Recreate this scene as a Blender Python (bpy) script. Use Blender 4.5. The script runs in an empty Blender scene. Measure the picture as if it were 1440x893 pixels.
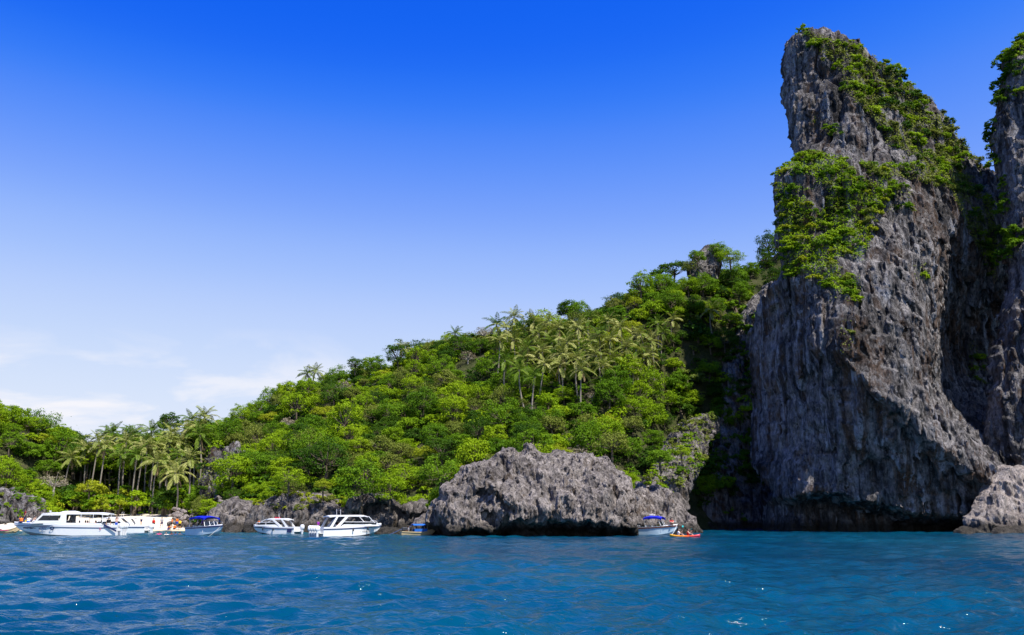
import bpy, math, random, time
import numpy as np
from mathutils import Vector, Matrix

R = math.radians
T0 = time.time()
scene = bpy.context.scene
COL = scene.collection

# ------------------------------------------------------------------ camera
F_PX, CX, CY, CAMZ = 1247.0, 720.0, 446.5, 2.5      # focal length and centre in photo pixels, eye height on the tour boat
PITCH = math.atan((725.0 - CY) / F_PX)
cam = bpy.data.cameras.new('camera')
cam.sensor_width = 36.0
cam.lens = 36.0 * F_PX / 1440.0
cam.clip_start = 0.1
cam.clip_end = 20000
camo = bpy.data.objects.new('camera', cam)
camo.location = (0, 0, CAMZ)
camo.rotation_euler = (math.pi / 2 + PITCH, 0, 0)
COL.objects.link(camo)
scene.camera = camo

# ------------------------------------------------------------------ light
SUN_EL, SUN_AZ = R(61), R(43)                       # azimuth counted from behind the camera towards the right
world = bpy.data.worlds.new('World')
scene.world = world
world.use_nodes = True
nt = world.node_tree
nt.nodes.clear()
sky = nt.nodes.new('ShaderNodeTexSky')
sky.sky_type = 'NISHITA'
sky.sun_disc = False
sky.sun_elevation = SUN_EL
sky.sun_rotation = math.pi - SUN_AZ
sky.altitude = 0
sky.air_density = 1.0
sky.dust_density = 0.0
sky.ozone_density = 1.5
def wmath(op, a, b):
    n = nt.nodes.new('ShaderNodeVectorMath'); n.operation = op
    nt.links.new(a, n.inputs[0])
    n.inputs['Scale' if op == 'SCALE' else 1].default_value = b
    return n.outputs[0]
lo = wmath('SCALE', sky.outputs[0], 0.1)
cur = nt.nodes.new('ShaderNodeRGBCurve')
cm = cur.mapping
cm.extend = 'EXTRAPOLATED'
def curve(i, pts):
    c = cm.curves[i]
    while len(c.points) > 2: c.points.remove(c.points[-1])
    c.points[0].location = pts[0]; c.points[1].location = pts[-1]
    for p in pts[1:-1]: c.points.new(*p)
SKY_CURVES = True
curve(0, [(0, 0), (0.10, 0.006), (0.108, 0.010), (0.117, 0.026), (0.13, 0.078), (0.157, 0.195), (0.192, 0.34), (0.268, 0.54), (0.385, 0.67), (0.55, 0.75), (1.0, 0.9)])
curve(1, [(0, 0), (0.165, 0.115), (0.18, 0.135), (0.194, 0.178), (0.214, 0.25), (0.253, 0.365), (0.306, 0.51), (0.407, 0.67), (0.54, 0.765), (0.70, 0.82), (1.0, 0.95)])
curve(2, [(0, 0), (0.30, 0.84), (0.327, 0.90), (0.374, 0.95), (0.486, 0.98), (0.65, 0.97), (1.0, 0.97)])
cm.update()
nt.links.new(lo, cur.inputs['Color'])
# thin clouds, low over the horizon
tc = nt.nodes.new('ShaderNodeTexCoord')
mp = nt.nodes.new('ShaderNodeMapping'); mp.inputs['Scale'].default_value = (1, 1, 3.6); mp.inputs['Rotation'].default_value = (0, 0, R(-8)); mp.inputs['Location'].default_value = (0, 0, 0.13)
nz = nt.nodes.new('ShaderNodeTexNoise'); nz.inputs['Scale'].default_value = 6.5; nz.inputs['Detail'].default_value = 7; nz.inputs['Roughness'].default_value = 0.55
nz.inputs['Distortion'].default_value = 0.4
rp = nt.nodes.new('ShaderNodeValToRGB'); rp.color_ramp.elements[0].position = 0.52; rp.color_ramp.elements[1].position = 0.64
rp.color_ramp.elements[0].color = (0, 0, 0, 1); rp.color_ramp.elements[1].color = (0.8, 0.8, 0.8, 1)
sx = nt.nodes.new('ShaderNodeSeparateXYZ')
rz = nt.nodes.new('ShaderNodeMapRange'); rz.inputs[1].default_value = 0.11; rz.inputs[2].default_value = 0.20; rz.inputs[3].default_value = 1.0; rz.inputs[4].default_value = 0.0
mu = nt.nodes.new('ShaderNodeMath'); mu.operation = 'MULTIPLY'
mx = nt.nodes.new('ShaderNodeMix'); mx.data_type = 'RGBA'
mx.inputs['B'].default_value = (0.97, 0.95, 0.98, 1)
L = nt.links.new
L(tc.outputs['Generated'], mp.inputs[0]); L(mp.outputs[0], nz.inputs['Vector']); L(nz.outputs['Fac'], rp.inputs[0])
L(tc.outputs['Generated'], sx.inputs[0]); L(sx.outputs['Z'], rz.inputs[0])
L(rp.outputs[0], mu.inputs[0]); L(rz.outputs[0], mu.inputs[1]); L(mu.outputs[0], mx.inputs['Factor'])
L(cur.outputs[0], mx.inputs['A'])
hi = wmath('SCALE', mx.outputs['Result'], 10.0)
bg = nt.nodes.new('ShaderNodeBackground'); bg.inputs[1].default_value = 0.0575
wo = nt.nodes.new('ShaderNodeOutputWorld')
L(hi, bg.inputs[0]); L(bg.outputs[0], wo.inputs[0])

sun = bpy.data.lights.new('sun', 'SUN')
sun.energy = 5.0
sun.angle = R(0.53)
sun.color = (1.0, 0.95, 0.87)
suno = bpy.data.objects.new('sun', sun)
TO_SUN = Vector((math.cos(SUN_EL) * math.sin(SUN_AZ), -math.cos(SUN_EL) * math.cos(SUN_AZ), math.sin(SUN_EL)))
suno.rotation_euler = TO_SUN.to_track_quat('Z', 'Y').to_euler()
suno.location = (60, -60, 150)
COL.objects.link(suno)

vs = scene.view_settings
vs.view_transform = 'Standard'
vs.look = 'None'
vs.exposure = 0.80
vs.gamma = 1.0
vs.use_curve_mapping = False
scene.render.engine = 'CYCLES'
scene.cycles.use_denoising = True
scene.cycles.max_bounces = 5
scene.cycles.diffuse_bounces = 1
scene.cycles.glossy_bounces = 3
scene.cycles.transmission_bounces = 4
scene.cycles.transparent_max_bounces = 6
scene.cycles.caustics_reflective = False
scene.cycles.caustics_refractive = False

# ------------------------------------------------------------------ helpers
SP, CP = math.sin(PITCH), math.cos(PITCH)
def at(px, py, Y):
    """the point of the place that the photo shows at (px, py), Y metres ahead of the camera"""
    xc, yc = (px - CX) / F_PX, (CY - py) / F_PX
    dy, dz = CP - yc * SP, SP + yc * CP
    t = Y / dy
    return (xc * t, Y, CAMZ + dz * t)
def to_px(P):
    P = np.asarray(P, float)
    x, y, z = P[..., 0], P[..., 1], P[..., 2] - CAMZ
    f = y * CP + z * SP
    u = -y * SP + z * CP
    return np.stack([CX + F_PX * x / f, CY - F_PX * u / f], -1)

def tag(o, label=None, cat=None, group=None, kind=None):
    if label: o['label'] = label
    if cat: o['category'] = cat
    if group: o['group'] = group
    if kind: o['kind'] = kind
    return o
def link(name, data, parent=None, mat=None):
    o = bpy.data.objects.new(name, data)
    COL.objects.link(o)
    if parent is not None: o.parent = parent
    if mat is not None and data is not None and not data.materials: data.materials.append(mat)
    return o
def empty(name, loc=(0, 0, 0), rz=0.0):
    o = bpy.data.objects.new(name, None)
    o.empty_display_size = 0.3
    o.location = loc; o.rotation_euler = (0, 0, rz)
    COL.objects.link(o)
    return o
def mesh_np(name, V, Fc, mat=None, smooth=False):
    V = np.ascontiguousarray(V, np.float32); Fc = np.ascontiguousarray(Fc, np.int32)
    k = Fc.shape[1]; n = len(Fc)
    m = bpy.data.meshes.new(name)
    m.vertices.add(len(V)); m.vertices.foreach_set('co', V.ravel())
    m.loops.add(n * k); m.loops.foreach_set('vertex_index', Fc.ravel())
    m.polygons.add(n)
    m.polygons.foreach_set('loop_start', np.arange(0, n * k, k, dtype=np.int32))
    m.polygons.foreach_set('loop_total', np.full(n, k, np.int32))
    m.update(calc_edges=True)
    m.polygons.foreach_set('use_smooth', np.full(n, bool(smooth)))
    if mat is not None: m.materials.append(mat)
    return m

def gnoise(P, seed=0):
    """gradient noise, about -0.7..0.7"""
    rs = np.random.RandomState(seed)
    perm = rs.permutation(256); perm = np.concatenate([perm, perm, perm])
    G = rs.normal(size=(256, 3)).astype(np.float32); G /= np.linalg.norm(G, axis=1)[:, None]
    out = np.empty(len(P), np.float32)
    for s in range(0, len(P), 60000):
        p = np.asarray(P[s:s + 60000], np.float32)
        I = np.floor(p).astype(np.int32); f = p - I; I &= 255
        u = f * f * f * (f * (f * 6 - 15) + 10)
        r = 0
        for dx in (0, 1):
            wx = u[:, 0] if dx else 1 - u[:, 0]
            hx = perm[I[:, 0] + dx]
            for dy in (0, 1):
                wy = u[:, 1] if dy else 1 - u[:, 1]
                hy = perm[hx + I[:, 1] + dy]
                for dz in (0, 1):
                    wz = u[:, 2] if dz else 1 - u[:, 2]
                    g = G[perm[hy + I[:, 2] + dz] & 255]
                    r = r + wx * wy * wz * (g[:, 0] * (f[:, 0] - dx) + g[:, 1] * (f[:, 1] - dy) + g[:, 2] * (f[:, 2] - dz))
        out[s:s + 60000] = r
    return out
def fbm(P, seed, octaves=4, gain=0.5):
    r = 0; a = 1.0; k = 1.0
    for i in range(octaves):
        r = r + a * gnoise(P * k, seed + i); a *= gain; k *= 2.03
    return r
def ridged(P, seed, octaves=3, gain=0.5):
    r = 0; a = 1.0; k = 1.0
    for i in range(octaves):
        r = r + a * (1 - 2.4 * np.abs(gnoise(P * k, seed + i))); a *= gain; k *= 2.07
    return r
def smooth01(a, b, x):
    t = np.clip((x - a) / (b - a), 0, 1)
    return t * t * (3 - 2 * t)

class TPS:
    """thin-plate spline through scattered points of a plane"""
    def __init__(self, P, v, lam=0.0):
        P = np.asarray(P, float); v = np.asarray(v, float)
        self.c = P.mean(0); self.s = P.std()
        Q = (P - self.c) / self.s; self.Q = Q; n = len(Q)
        K = self.k(np.linalg.norm(Q[:, None] - Q[None], axis=2)) + lam * np.eye(n)
        A = np.zeros((n + 3, n + 3)); A[:n, :n] = K; A[:n, n] = 1; A[:n, n + 1:] = Q; A[n:, :n] = A[:n, n:].T
        self.w = np.linalg.solve(A, np.concatenate([v, [0, 0, 0]]))
    def k(self, r):
        return np.where(r > 1e-9, r * r * np.log(np.maximum(r, 1e-9)), 0.0)
    def __call__(self, P):
        P = np.asarray(P, float); sh = P.shape[:-1]; P = P.reshape(-1, 2)
        Q = (P - self.c) / self.s; out = np.empty(len(Q)); n = len(self.Q)
        for s in range(0, len(Q), 40000):
            q = Q[s:s + 40000]
            r = np.linalg.norm(q[:, None] - self.Q[None], axis=2)
            out[s:s + 40000] = self.k(r) @ self.w[:n] + self.w[n] + q @ self.w[n + 1:]
        return out.reshape(sh)

def poly_sd(X, Z, poly):
    """signed distance to a polygon, positive inside"""
    sh = X.shape; x = X.ravel(); z = Z.ravel()
    d2 = np.full(len(x), 1e9); ins = np.zeros(len(x), bool); n = len(poly)
    for i in range(n):
        ax, az = poly[i]; bx, bz = poly[(i + 1) % n]
        ex, ez = bx - ax, bz - az
        t = np.clip(((x - ax) * ex + (z - az) * ez) / (ex * ex + ez * ez + 1e-12), 0, 1)
        d2 = np.minimum(d2, (x - ax - t * ex) ** 2 + (z - az - t * ez) ** 2)
        c = (az > z) != (bz > z)
        xi = ax + (z - az) / (bz - az if abs(bz - az) > 1e-12 else 1e-12) * ex
        ins ^= c & (x < xi)
    d = np.sqrt(d2)
    return np.where(ins, d, -d).reshape(sh)

def surface_nets(Fd, org, h):
    """mesh of the surface where the field changes sign (solid where it is negative)"""
    S = Fd < 0
    nx, ny, nz = Fd.shape
    cnt = np.zeros((nx - 1, ny - 1, nz - 1), np.int8)
    offs = [(i, j, k) for i in (0, 1) for j in (0, 1) for k in (0, 1)]
    for (i, j, k) in offs: cnt += S[i:nx - 1 + i, j:ny - 1 + j, k:nz - 1 + k]
    act = (cnt > 0) & (cnt < 8)
    idx = np.argwhere(act)
    vid = np.full(act.shape, -1, np.int32); vid[act] = np.arange(len(idx))
    val = np.stack([Fd[idx[:, 0] + i, idx[:, 1] + j, idx[:, 2] + k] for (i, j, k) in offs], 1)
    O = np.array(offs, np.float32)
    acc = np.zeros((len(idx), 3), np.float32); num = np.zeros(len(idx), np.float32)
    for a in range(8):
        for b in range(a + 1, 8):
            if np.abs(O[a] - O[b]).sum() != 1: continue
            va, vb = val[:, a], val[:, b]
            m = (va < 0) != (vb < 0)
            t = np.where(m, va / np.where(m, va - vb, 1), 0)[:, None]
            acc += np.where(m[:, None], O[a] + t * (O[b] - O[a]), 0); num += m
    V = (idx + acc / num[:, None]) * h + np.asarray(org)
    quads = []
    for ax in range(3):
        sl0 = [slice(None)] * 3; sl1 = [slice(None)] * 3
        sl0[ax] = slice(0, -1); sl1[ax] = slice(1, None)
        A = S[tuple(sl0)]; B = S[tuple(sl1)]
        e = np.argwhere(A != B)
        o1, o2 = [(1, 2), (2, 0), (0, 1)][ax]
        e = e[(e[:, o1] > 0) & (e[:, o2] > 0)]
        lim = np.array(act.shape)
        e = e[(e[:, o1] < lim[o1]) & (e[:, o2] < lim[o2])]
        def cell(d1, d2):
            c = e.copy(); c[:, o1] -= d1; c[:, o2] -= d2
            return vid[c[:, 0], c[:, 1], c[:, 2]]
        q = np.stack([cell(1, 1), cell(0, 1), cell(0, 0), cell(1, 0)], 1)
        inside = A[e[:, 0], e[:, 1], e[:, 2]]
        q = np.where(inside[:, None], q, q[:, ::-1])
        quads.append(q[(q >= 0).all(1)])
    return V, np.concatenate(quads)

# ------------------------------------------------------------------ materials
def new_mat(name):
    m = bpy.data.materials.new(name); m.use_nodes = True
    t = m.node_tree; b = t.nodes['Principled BSDF']
    return m, t, b
class NT:
    """short hand for node building"""
    def __init__(self, t): self.t = t
    def n(self, typ, **kw):
        o = self.t.nodes.new(typ)
        for k, v in kw.items(): setattr(o, k, v)
        return o
    def l(self, a, b): self.t.links.new(a, b)
    def noise(self, vec, scale, detail=4, rough=0.5, dist=0.0):
        n = self.n('ShaderNodeTexNoise'); n.inputs['Scale'].default_value = scale; n.inputs['Detail'].default_value = detail
        n.inputs['Roughness'].default_value = rough; n.inputs['Distortion'].default_value = dist
        if vec is not None: self.l(vec, n.inputs['Vector'])
        return n.outputs['Fac']
    def ramp(self, fac, stops):
        n = self.n('ShaderNodeValToRGB'); r = n.color_ramp
        r.elements[0].position = stops[0][0]; r.elements[0].color = (*stops[0][1], 1)
        r.elements[1].position = stops[-1][0]; r.elements[1].color = (*stops[-1][1], 1)
        for p, c in stops[1:-1]:
            e = r.elements.new(p); e.color = (*c, 1)
        self.l(fac, n.inputs[0]); return n.outputs[0]
    def rng(self, v, a, b, c=0.0, d=1.0):
        n = self.n('ShaderNodeMapRange'); n.inputs[1].default_value = a; n.inputs[2].default_value = b; n.inputs[3].default_value = c; n.inputs[4].default_value = d
        self.l(v, n.inputs[0]); return n.outputs[0]
    def mix(self, f, a, b, blend='MIX'):
        n = self.n('ShaderNodeMix'); n.data_type = 'RGBA'; n.blend_type = blend
        for key, v in (('Factor', f), ('A', a), ('B', b)):
            s = n.inputs[key]
            if key == 'Factor': s = n.inputs[0]
            if isinstance(v, (int, float)): s.default_value = v
            elif isinstance(v, tuple): s.default_value = (*v, 1)
            else: self.l(v, s)
        return n.outputs['Result']
    def mul(self, a, b, op='MULTIPLY'):
        n = self.n('ShaderNodeMath'); n.operation = op
        for i, v in enumerate((a, b)):
            if isinstance(v, (int, float)): n.inputs[i].default_value = v
            else: self.l(v, n.inputs[i])
        return n.outputs[0]
    def mapping(self, vec, scale):
        n = self.n('ShaderNodeMapping'); n.inputs['Scale'].default_value = scale
        self.l(vec, n.inputs[0]); return n.outputs[0]
    def bump(self, h, strength, dist, normal=None):
        n = self.n('ShaderNodeBump'); n.inputs['Strength'].default_value = strength; n.inputs['Distance'].default_value = dist
        self.l(h, n.inputs['Height'])
        if normal is not None: self.l(normal, n.inputs['Normal'])
        return n.outputs[0]

def rock_material(name, base, dark, pale, stain, stain_amt=0.5, dark_amt=0.5, fine=1.0, mott=0.6):
    m, t, b = new_mat(name); q = NT(t)
    geo = q.n('ShaderNodeNewGeometry'); pos = geo.outputs['Position']
    sep = q.n('ShaderNodeSeparateXYZ'); q.l(pos, sep.inputs[0])
    nsep = q.n('ShaderNodeSeparateXYZ'); q.l(geo.outputs['True Normal'], nsep.inputs[0])
    big = q.noise(pos, 0.10, 5, 0.6, 0.4)
    mid = q.noise(q.mapping(pos, (1, 1, 0.6)), 0.7 * fine, 6, 0.7, 0.3)
    streak = q.noise(q.mapping(pos, (0.9, 0.9, 0.05)), 1.0, 6, 0.62, 0.5)
    streak2 = q.noise(q.mapping(pos, (0.30, 0.30, 0.016)), 1.0, 5, 0.6, 0.4)
    streak3 = q.noise(q.mapping(pos, (0.55, 0.55, 0.022)), 1.0, 5, 0.62, 0.4)
    grain = q.noise(q.mapping(pos, (1, 1, 0.7)), 2.0 * fine, 6, 0.75)
    c = q.mix(q.rng(mid, 0.38, 0.62), base, pale)
    c = q.mix(q.mul(q.rng(big, 0.50, 0.66), dark_amt), c, dark)
    c = q.mix(q.mul(q.rng(streak, 0.50, 0.60), dark_amt), c, dark)
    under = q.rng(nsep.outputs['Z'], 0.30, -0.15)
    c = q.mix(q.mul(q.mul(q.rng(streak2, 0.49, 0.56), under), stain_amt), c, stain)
    c = q.mix(q.mul(q.mul(q.rng(streak3, 0.55, 0.62), under), 0.75), c, tuple(x * 0.6 for x in dark))  # black streaks of the rock, also painting shade into the overhangs
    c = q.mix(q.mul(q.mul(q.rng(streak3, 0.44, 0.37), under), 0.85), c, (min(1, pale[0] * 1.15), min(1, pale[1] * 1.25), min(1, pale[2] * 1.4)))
    c = q.mix(q.mul(q.rng(grain, 0.52, 0.62), mott), c, dark)
    c = q.mix(q.mul(q.rng(grain, 0.44, 0.34), mott * 0.6), c, tuple(min(1, x * 1.2) for x in pale))
    tide = q.rng(q.mul(sep.outputs['Z'], q.rng(mid, 0, 1, 0, -1.6), 'ADD'), 1.0, 0.2)
    c = q.mix(q.mul(tide, 0.85), c, (0.035, 0.032, 0.024))
    q.l(c, b.inputs['Base Color'])
    b.inputs['Roughness'].default_value = 0.95
    b.inputs['Specular IOR Level'].default_value = 0.1
    h1 = q.noise(q.mapping(pos, (1.7, 1.7, 0.6)), 1.0 * fine, 8, 0.75)
    vor = q.n('ShaderNodeTexVoronoi'); vor.feature = 'DISTANCE_TO_EDGE'; vor.inputs['Scale'].default_value = 1.0 * fine
    q.l(q.mapping(pos, (1.6, 1.6, 0.5)), vor.inputs['Vector'])
    nrm = q.bump(h1, 1.0, 1.3 / fine)
    nrm = q.bump(q.rng(vor.outputs['Distance'], 0.0, 0.2), 0.5, 0.35 / fine, nrm)
    q.l(nrm, b.inputs['Normal'])
    return m
M = {}
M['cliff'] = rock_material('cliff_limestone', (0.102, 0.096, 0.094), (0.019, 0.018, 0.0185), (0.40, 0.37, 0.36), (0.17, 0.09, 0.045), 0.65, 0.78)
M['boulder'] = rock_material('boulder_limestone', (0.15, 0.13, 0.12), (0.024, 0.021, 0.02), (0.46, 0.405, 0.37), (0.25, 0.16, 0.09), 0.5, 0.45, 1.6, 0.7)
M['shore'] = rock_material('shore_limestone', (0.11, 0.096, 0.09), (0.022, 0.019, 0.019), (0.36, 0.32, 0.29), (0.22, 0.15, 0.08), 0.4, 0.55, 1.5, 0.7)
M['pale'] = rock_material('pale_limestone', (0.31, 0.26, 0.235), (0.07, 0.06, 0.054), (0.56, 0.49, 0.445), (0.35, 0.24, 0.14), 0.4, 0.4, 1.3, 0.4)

def plain(name, col, rough=0.5, metal=0.0, spec=0.5, noise=0.0, nscale=6.0):
    m, t, b = new_mat(name)
    b.inputs['Roughness'].default_value = rough; b.inputs['Metallic'].default_value = metal
    b.inputs['Specular IOR Level'].default_value = spec
    if noise > 0:
        q = NT(t); tc_ = q.n('ShaderNodeTexCoord')
        f = q.noise(tc_.outputs['Object'], nscale, 5, 0.6)
        q.l(q.mix(q.rng(f, 0.3, 0.7), col, tuple(x * (1 - noise) for x in col)), b.inputs['Base Color'])
    else: b.inputs['Base Color'].default_value = (*col, 1)
    return m

def leaf_material(name, c_lo, c_mid, c_hi, trans=0.35, rough=0.55):
    """foliage: hue varies from plant to plant and from leaf to leaf"""
    m, t, b = new_mat(name); q = NT(t)
    geo = q.n('ShaderNodeNewGeometry'); oi = q.n('ShaderNodeObjectInfo')
    f = q.mul(q.mul(geo.outputs['Random Per Island'], 0.5), q.mul(oi.outputs['Random'], 0.5), 'ADD')
    c = q.ramp(f, [(0.05, c_lo), (0.5, c_mid), (0.95, c_hi)])
    q.l(c, b.inputs['Base Color'])
    b.inputs['Roughness'].default_value = rough
    b.inputs['Specular IOR Level'].default_value = 0.06
    tr = q.n('ShaderNodeBsdfTranslucent')
    q.l(q.mix(1.0, c, (1.0, 1.0, 0.45), 'MULTIPLY'), tr.inputs['Color'])
    ms = q.n('ShaderNodeMixShader'); ms.inputs[0].default_value = trans
    q.l(b.outputs[0], ms.inputs[1]); q.l(tr.outputs[0], ms.inputs[2])
    q.l(ms.outputs[0], t.nodes['Material Output'].inputs['Surface'])
    return m
M['leaf_bright'] = leaf_material('leaf_bright', (0.115, 0.215, 0.006), (0.20, 0.315, 0.008), (0.30, 0.41, 0.012))
M['leaf_mid'] = leaf_material('leaf_mid', (0.055, 0.125, 0.006), (0.105, 0.205, 0.008), (0.17, 0.285, 0.012))
M['leaf_dark'] = leaf_material('leaf_dark', (0.022, 0.060, 0.006), (0.045, 0.105, 0.008), (0.085, 0.155, 0.012))
M['leaf_olive'] = leaf_material('leaf_olive', (0.08, 0.115, 0.016), (0.145, 0.18, 0.026), (0.22, 0.245, 0.045), 0.25)
M['leaf_yellow'] = leaf_material('leaf_yellow', (0.19, 0.25, 0.012), (0.29, 0.34, 0.015), (0.40, 0.42, 0.025))
M['leaf_dry'] = leaf_material('leaf_dry', (0.15, 0.125, 0.08), (0.23, 0.195, 0.13), (0.31, 0.265, 0.19), 0.15)
M['frond_dry'] = leaf_material('frond_dry', (0.13, 0.18, 0.025), (0.26, 0.29, 0.065), (0.50, 0.47, 0.19), 0.25, 0.4)
M['frond_green'] = leaf_material('frond_green', (0.05, 0.11, 0.010), (0.11, 0.185, 0.016), (0.24, 0.29, 0.05), 0.3, 0.4)
M['frond_dead'] = leaf_material('frond_dead', (0.18, 0.125, 0.065), (0.28, 0.20, 0.11), (0.36, 0.27, 0.16), 0.15)
M['bark'] = plain('bark', (0.16, 0.125, 0.09), 0.9, 0, 0.2, 0.5, 3)
M['palm_bark'] = plain('palm_bark', (0.30, 0.26, 0.21), 0.9, 0, 0.2, 0.4, 3)
M['grey_wood'] = plain('grey_wood', (0.38, 0.34, 0.29), 0.9, 0, 0.2, 0.3, 3)
# ------------------------------------------------------------------ the sea
def sea_material():
    m, t, b = new_mat('sea_water'); q = NT(t)
    geo = q.n('ShaderNodeNewGeometry'); pos = geo.outputs['Position']
    sep = q.n('ShaderNodeSeparateXYZ'); q.l(pos, sep.inputs[0])
    # sandy shallows of the bay turn the water paler towards the beach
    patch = q.noise(pos, 0.035, 3, 0.5, 0.3)
    deep = q.mix(q.rng(patch, 0.35, 0.65), (0.0002, 0.030, 0.066), (0.0005, 0.054, 0.100))
    shal = q.mul(q.rng(sep.outputs['Y'], 104, 146), q.rng(sep.outputs['X'], 10, -20))
    q.l(q.mix(q.mul(shal, 0.75), deep, (0.006, 0.105, 0.125)), b.inputs['Base Color'])
    b.inputs['Roughness'].default_value = 0.085
    b.inputs['IOR'].default_value = 1.333
    b.inputs['Specular IOR Level'].default_value = 0.5
    w1 = q.noise(q.mapping(pos, (0.6, 1.0, 1)), 2.1, 3, 0.55, 0.8)
    w2 = q.noise(q.mapping(pos, (0.7, 1.0, 1)), 5.5, 3, 0.6, 0.6)
    nrm = q.bump(w1, 1.0, 0.12)
    nrm = q.bump(w2, 1.0, 0.05, nrm)
    q.l(nrm, b.inputs['Normal'])
    return m
def build_sea():
    ys = [7.0]
    while ys[-1] < 172: ys.append(ys[-1] + min(0.5, max(0.085, 0.085 * (ys[-1] / 18) ** 1.5)))
    ys = np.array(ys); nc = 480
    u = np.linspace(-1, 1, nc)
    X = (u[None] * (0.70 * ys + 12)[:, None]); Y = np.repeat(ys[:, None], nc, 1)
    dx = X[:, 1] - X[:, 0]; dy = np.gradient(ys); sp = np.maximum(dx, dy)[:, None]
    rs = np.random.RandomState(4)
    H = np.zeros_like(X); DX = np.zeros_like(X); DY = np.zeros_like(X)
    for i in range(140):
        lam = math.exp(rs.uniform(math.log(0.38), math.log(4.2)))
        th = rs.normal(R(-62), R(34)); k = 2 * math.pi / lam
        slope = 0.044 * (1.0 if lam < 2.0 else (0.8 if lam < 3.5 else 0.4))
        a = slope / k
        ph = k * (X * math.cos(th) + Y * math.sin(th)) + rs.uniform(0, 6.28)
        att = np.clip((lam / sp - 2.2) / 3, 0, 1)
        H += a * att * np.sin(ph)
        DX += a * att * math.cos(th) * np.cos(ph) * 0.35; DY += a * att * math.sin(th) * np.cos(ph) * 0.35
    H *= 0.85 + 0.5 * gnoise(np.stack([X.ravel() / 14, Y.ravel() / 9, 0 * X.ravel()], 1), 3).reshape(X.shape)
    V = np.stack([X + DX, Y + DY, H], -1).reshape(-1, 3)
    nr = len(ys)
    I = np.arange(nr * nc).reshape(nr, nc)
    Fc = np.stack([I[:-1, :-1], I[:-1, 1:], I[1:, 1:], I[1:, :-1]], -1).reshape(-1, 4)
    # the open sea around, lower than any trough
    n0 = len(V); B = 9000
    V = np.concatenate([V, [(-B, -B, -0.5), (B, -B, -0.5), (B, B, -0.5), (-B, B, -0.5)]])
    Fc = np.concatenate([Fc, [(n0, n0 + 1, n0 + 2, n0 + 3)]])
    o = link('sea', mesh_np('sea', V, Fc, sea_material(), True)); tag(o, kind='structure')
build_sea()

# ------------------------------------------------------------------ the hill
def hill_ctrl():
    C = []
    def c(px, py, Y, sub=4.5):
        x, y, z = at(px, py, Y); C.append((x, y, z - sub))
    for a in [(-260, 560, 195), (-120, 560, 190), (0, 572, 186), (45, 572, 188), (72, 603, 194), (120, 640, 205), (200, 632, 215), (260, 622, 215), (320, 590, 205),
              (380, 562, 205), (440, 530, 206), (500, 512, 208), (570, 493, 212), (640, 460, 212), (690, 452, 210), (750, 455, 208), (830, 438, 206), (870, 414, 206),
              (960, 398, 206), (1035, 372, 207), (1090, 368, 207), (1200, 340, 200), (1400, 330, 200), (1600, 330, 200)]: c(*a)
    for a in [(-100, 650, 168), (0, 645, 173), (45, 660, 172), (90, 690, 182), (180, 690, 188), (250, 690, 185), (310, 655, 165),
              (400, 610, 172), (450, 620, 157), (500, 565, 180), (550, 605, 156), (600, 535, 182), (650, 585, 156), (700, 505, 180), (750, 565, 155), (800, 495, 174),
              (850, 565, 155), (900, 505, 170), (980, 455, 186), (1040, 425, 193), (940, 600, 156), (1000, 545, 176), (1060, 560, 184), (1130, 560, 190), (1300, 560, 195)]: c(*a)
    for a in [(-100, 715, 161, 1), (0, 712, 161, 2), (60, 722, 162, 1), (120, 726, 170, 1.6), (180, 726, 172, 1.6), (250, 724, 168, 1.6), (310, 705, 150, 2.5), (400, 692, 145, 2.5), (480, 690, 142, 2.5),
              (560, 698, 139, 2.5), (640, 680, 131, 2.5), (760, 650, 131, 3), (880, 680, 133, 2.5), (930, 665, 147, 2), (1000, 690, 178, 2), (1060, 690, 182, 2), (1200, 700, 190, 2)]: c(*a)
    shore = [(-200, 156), (0, 154), (90, 162), (200, 164), (260, 160), (310, 147), (400, 142), (500, 139), (600, 135), (700, 127), (800, 127), (880, 130), (915, 146), (950, 166), (1010, 173), (1080, 177), (1200, 180), (1500, 180)]
    for px, Y in shore:
        x = (px - CX) / F_PX * Y
        C.append((x, Y, -0.6)); C.append((x, Y - 12, -3.5))
    for px in (-200, 100, 400, 700, 1000, 1400):
        Y = 250; x = (px - CX) / F_PX * Y
        C.append((x, Y, 12 if px < 350 else 26))
    return np.array(C)
HC = hill_ctrl()
HILL = TPS(HC[:, :2], HC[:, 2], 0.002)
hx = np.arange(-175, 150, 1.25); hy = np.arange(112, 258, 1.25)
HXg, HYg = np.meshgrid(hx, hy, indexing='ij')
HZg = HILL(np.stack([HXg, HYg], -1))
_n = np.stack([HXg.ravel() / 9, HYg.ravel() / 9, HXg.ravel() * 0], 1)
HZg = HZg + (1.3 * fbm(_n, 21, 3)).reshape(HZg.shape) * np.clip(HZg / 5, 0, 1)
def ground(x, y):
    x = np.asarray(x, float); y = np.asarray(y, float)
    fx = np.clip((x - hx[0]) / 1.25, 0, len(hx) - 1.001); fy = np.clip((y - hy[0]) / 1.25, 0, len(hy) - 1.001)
    i = fx.astype(int); j = fy.astype(int); a = fx - i; b = fy - j
    return HZg[i, j] * (1 - a) * (1 - b) + HZg[i + 1, j] * a * (1 - b) + HZg[i, j + 1] * (1 - a) * b + HZg[i + 1, j + 1] * a * b
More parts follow.
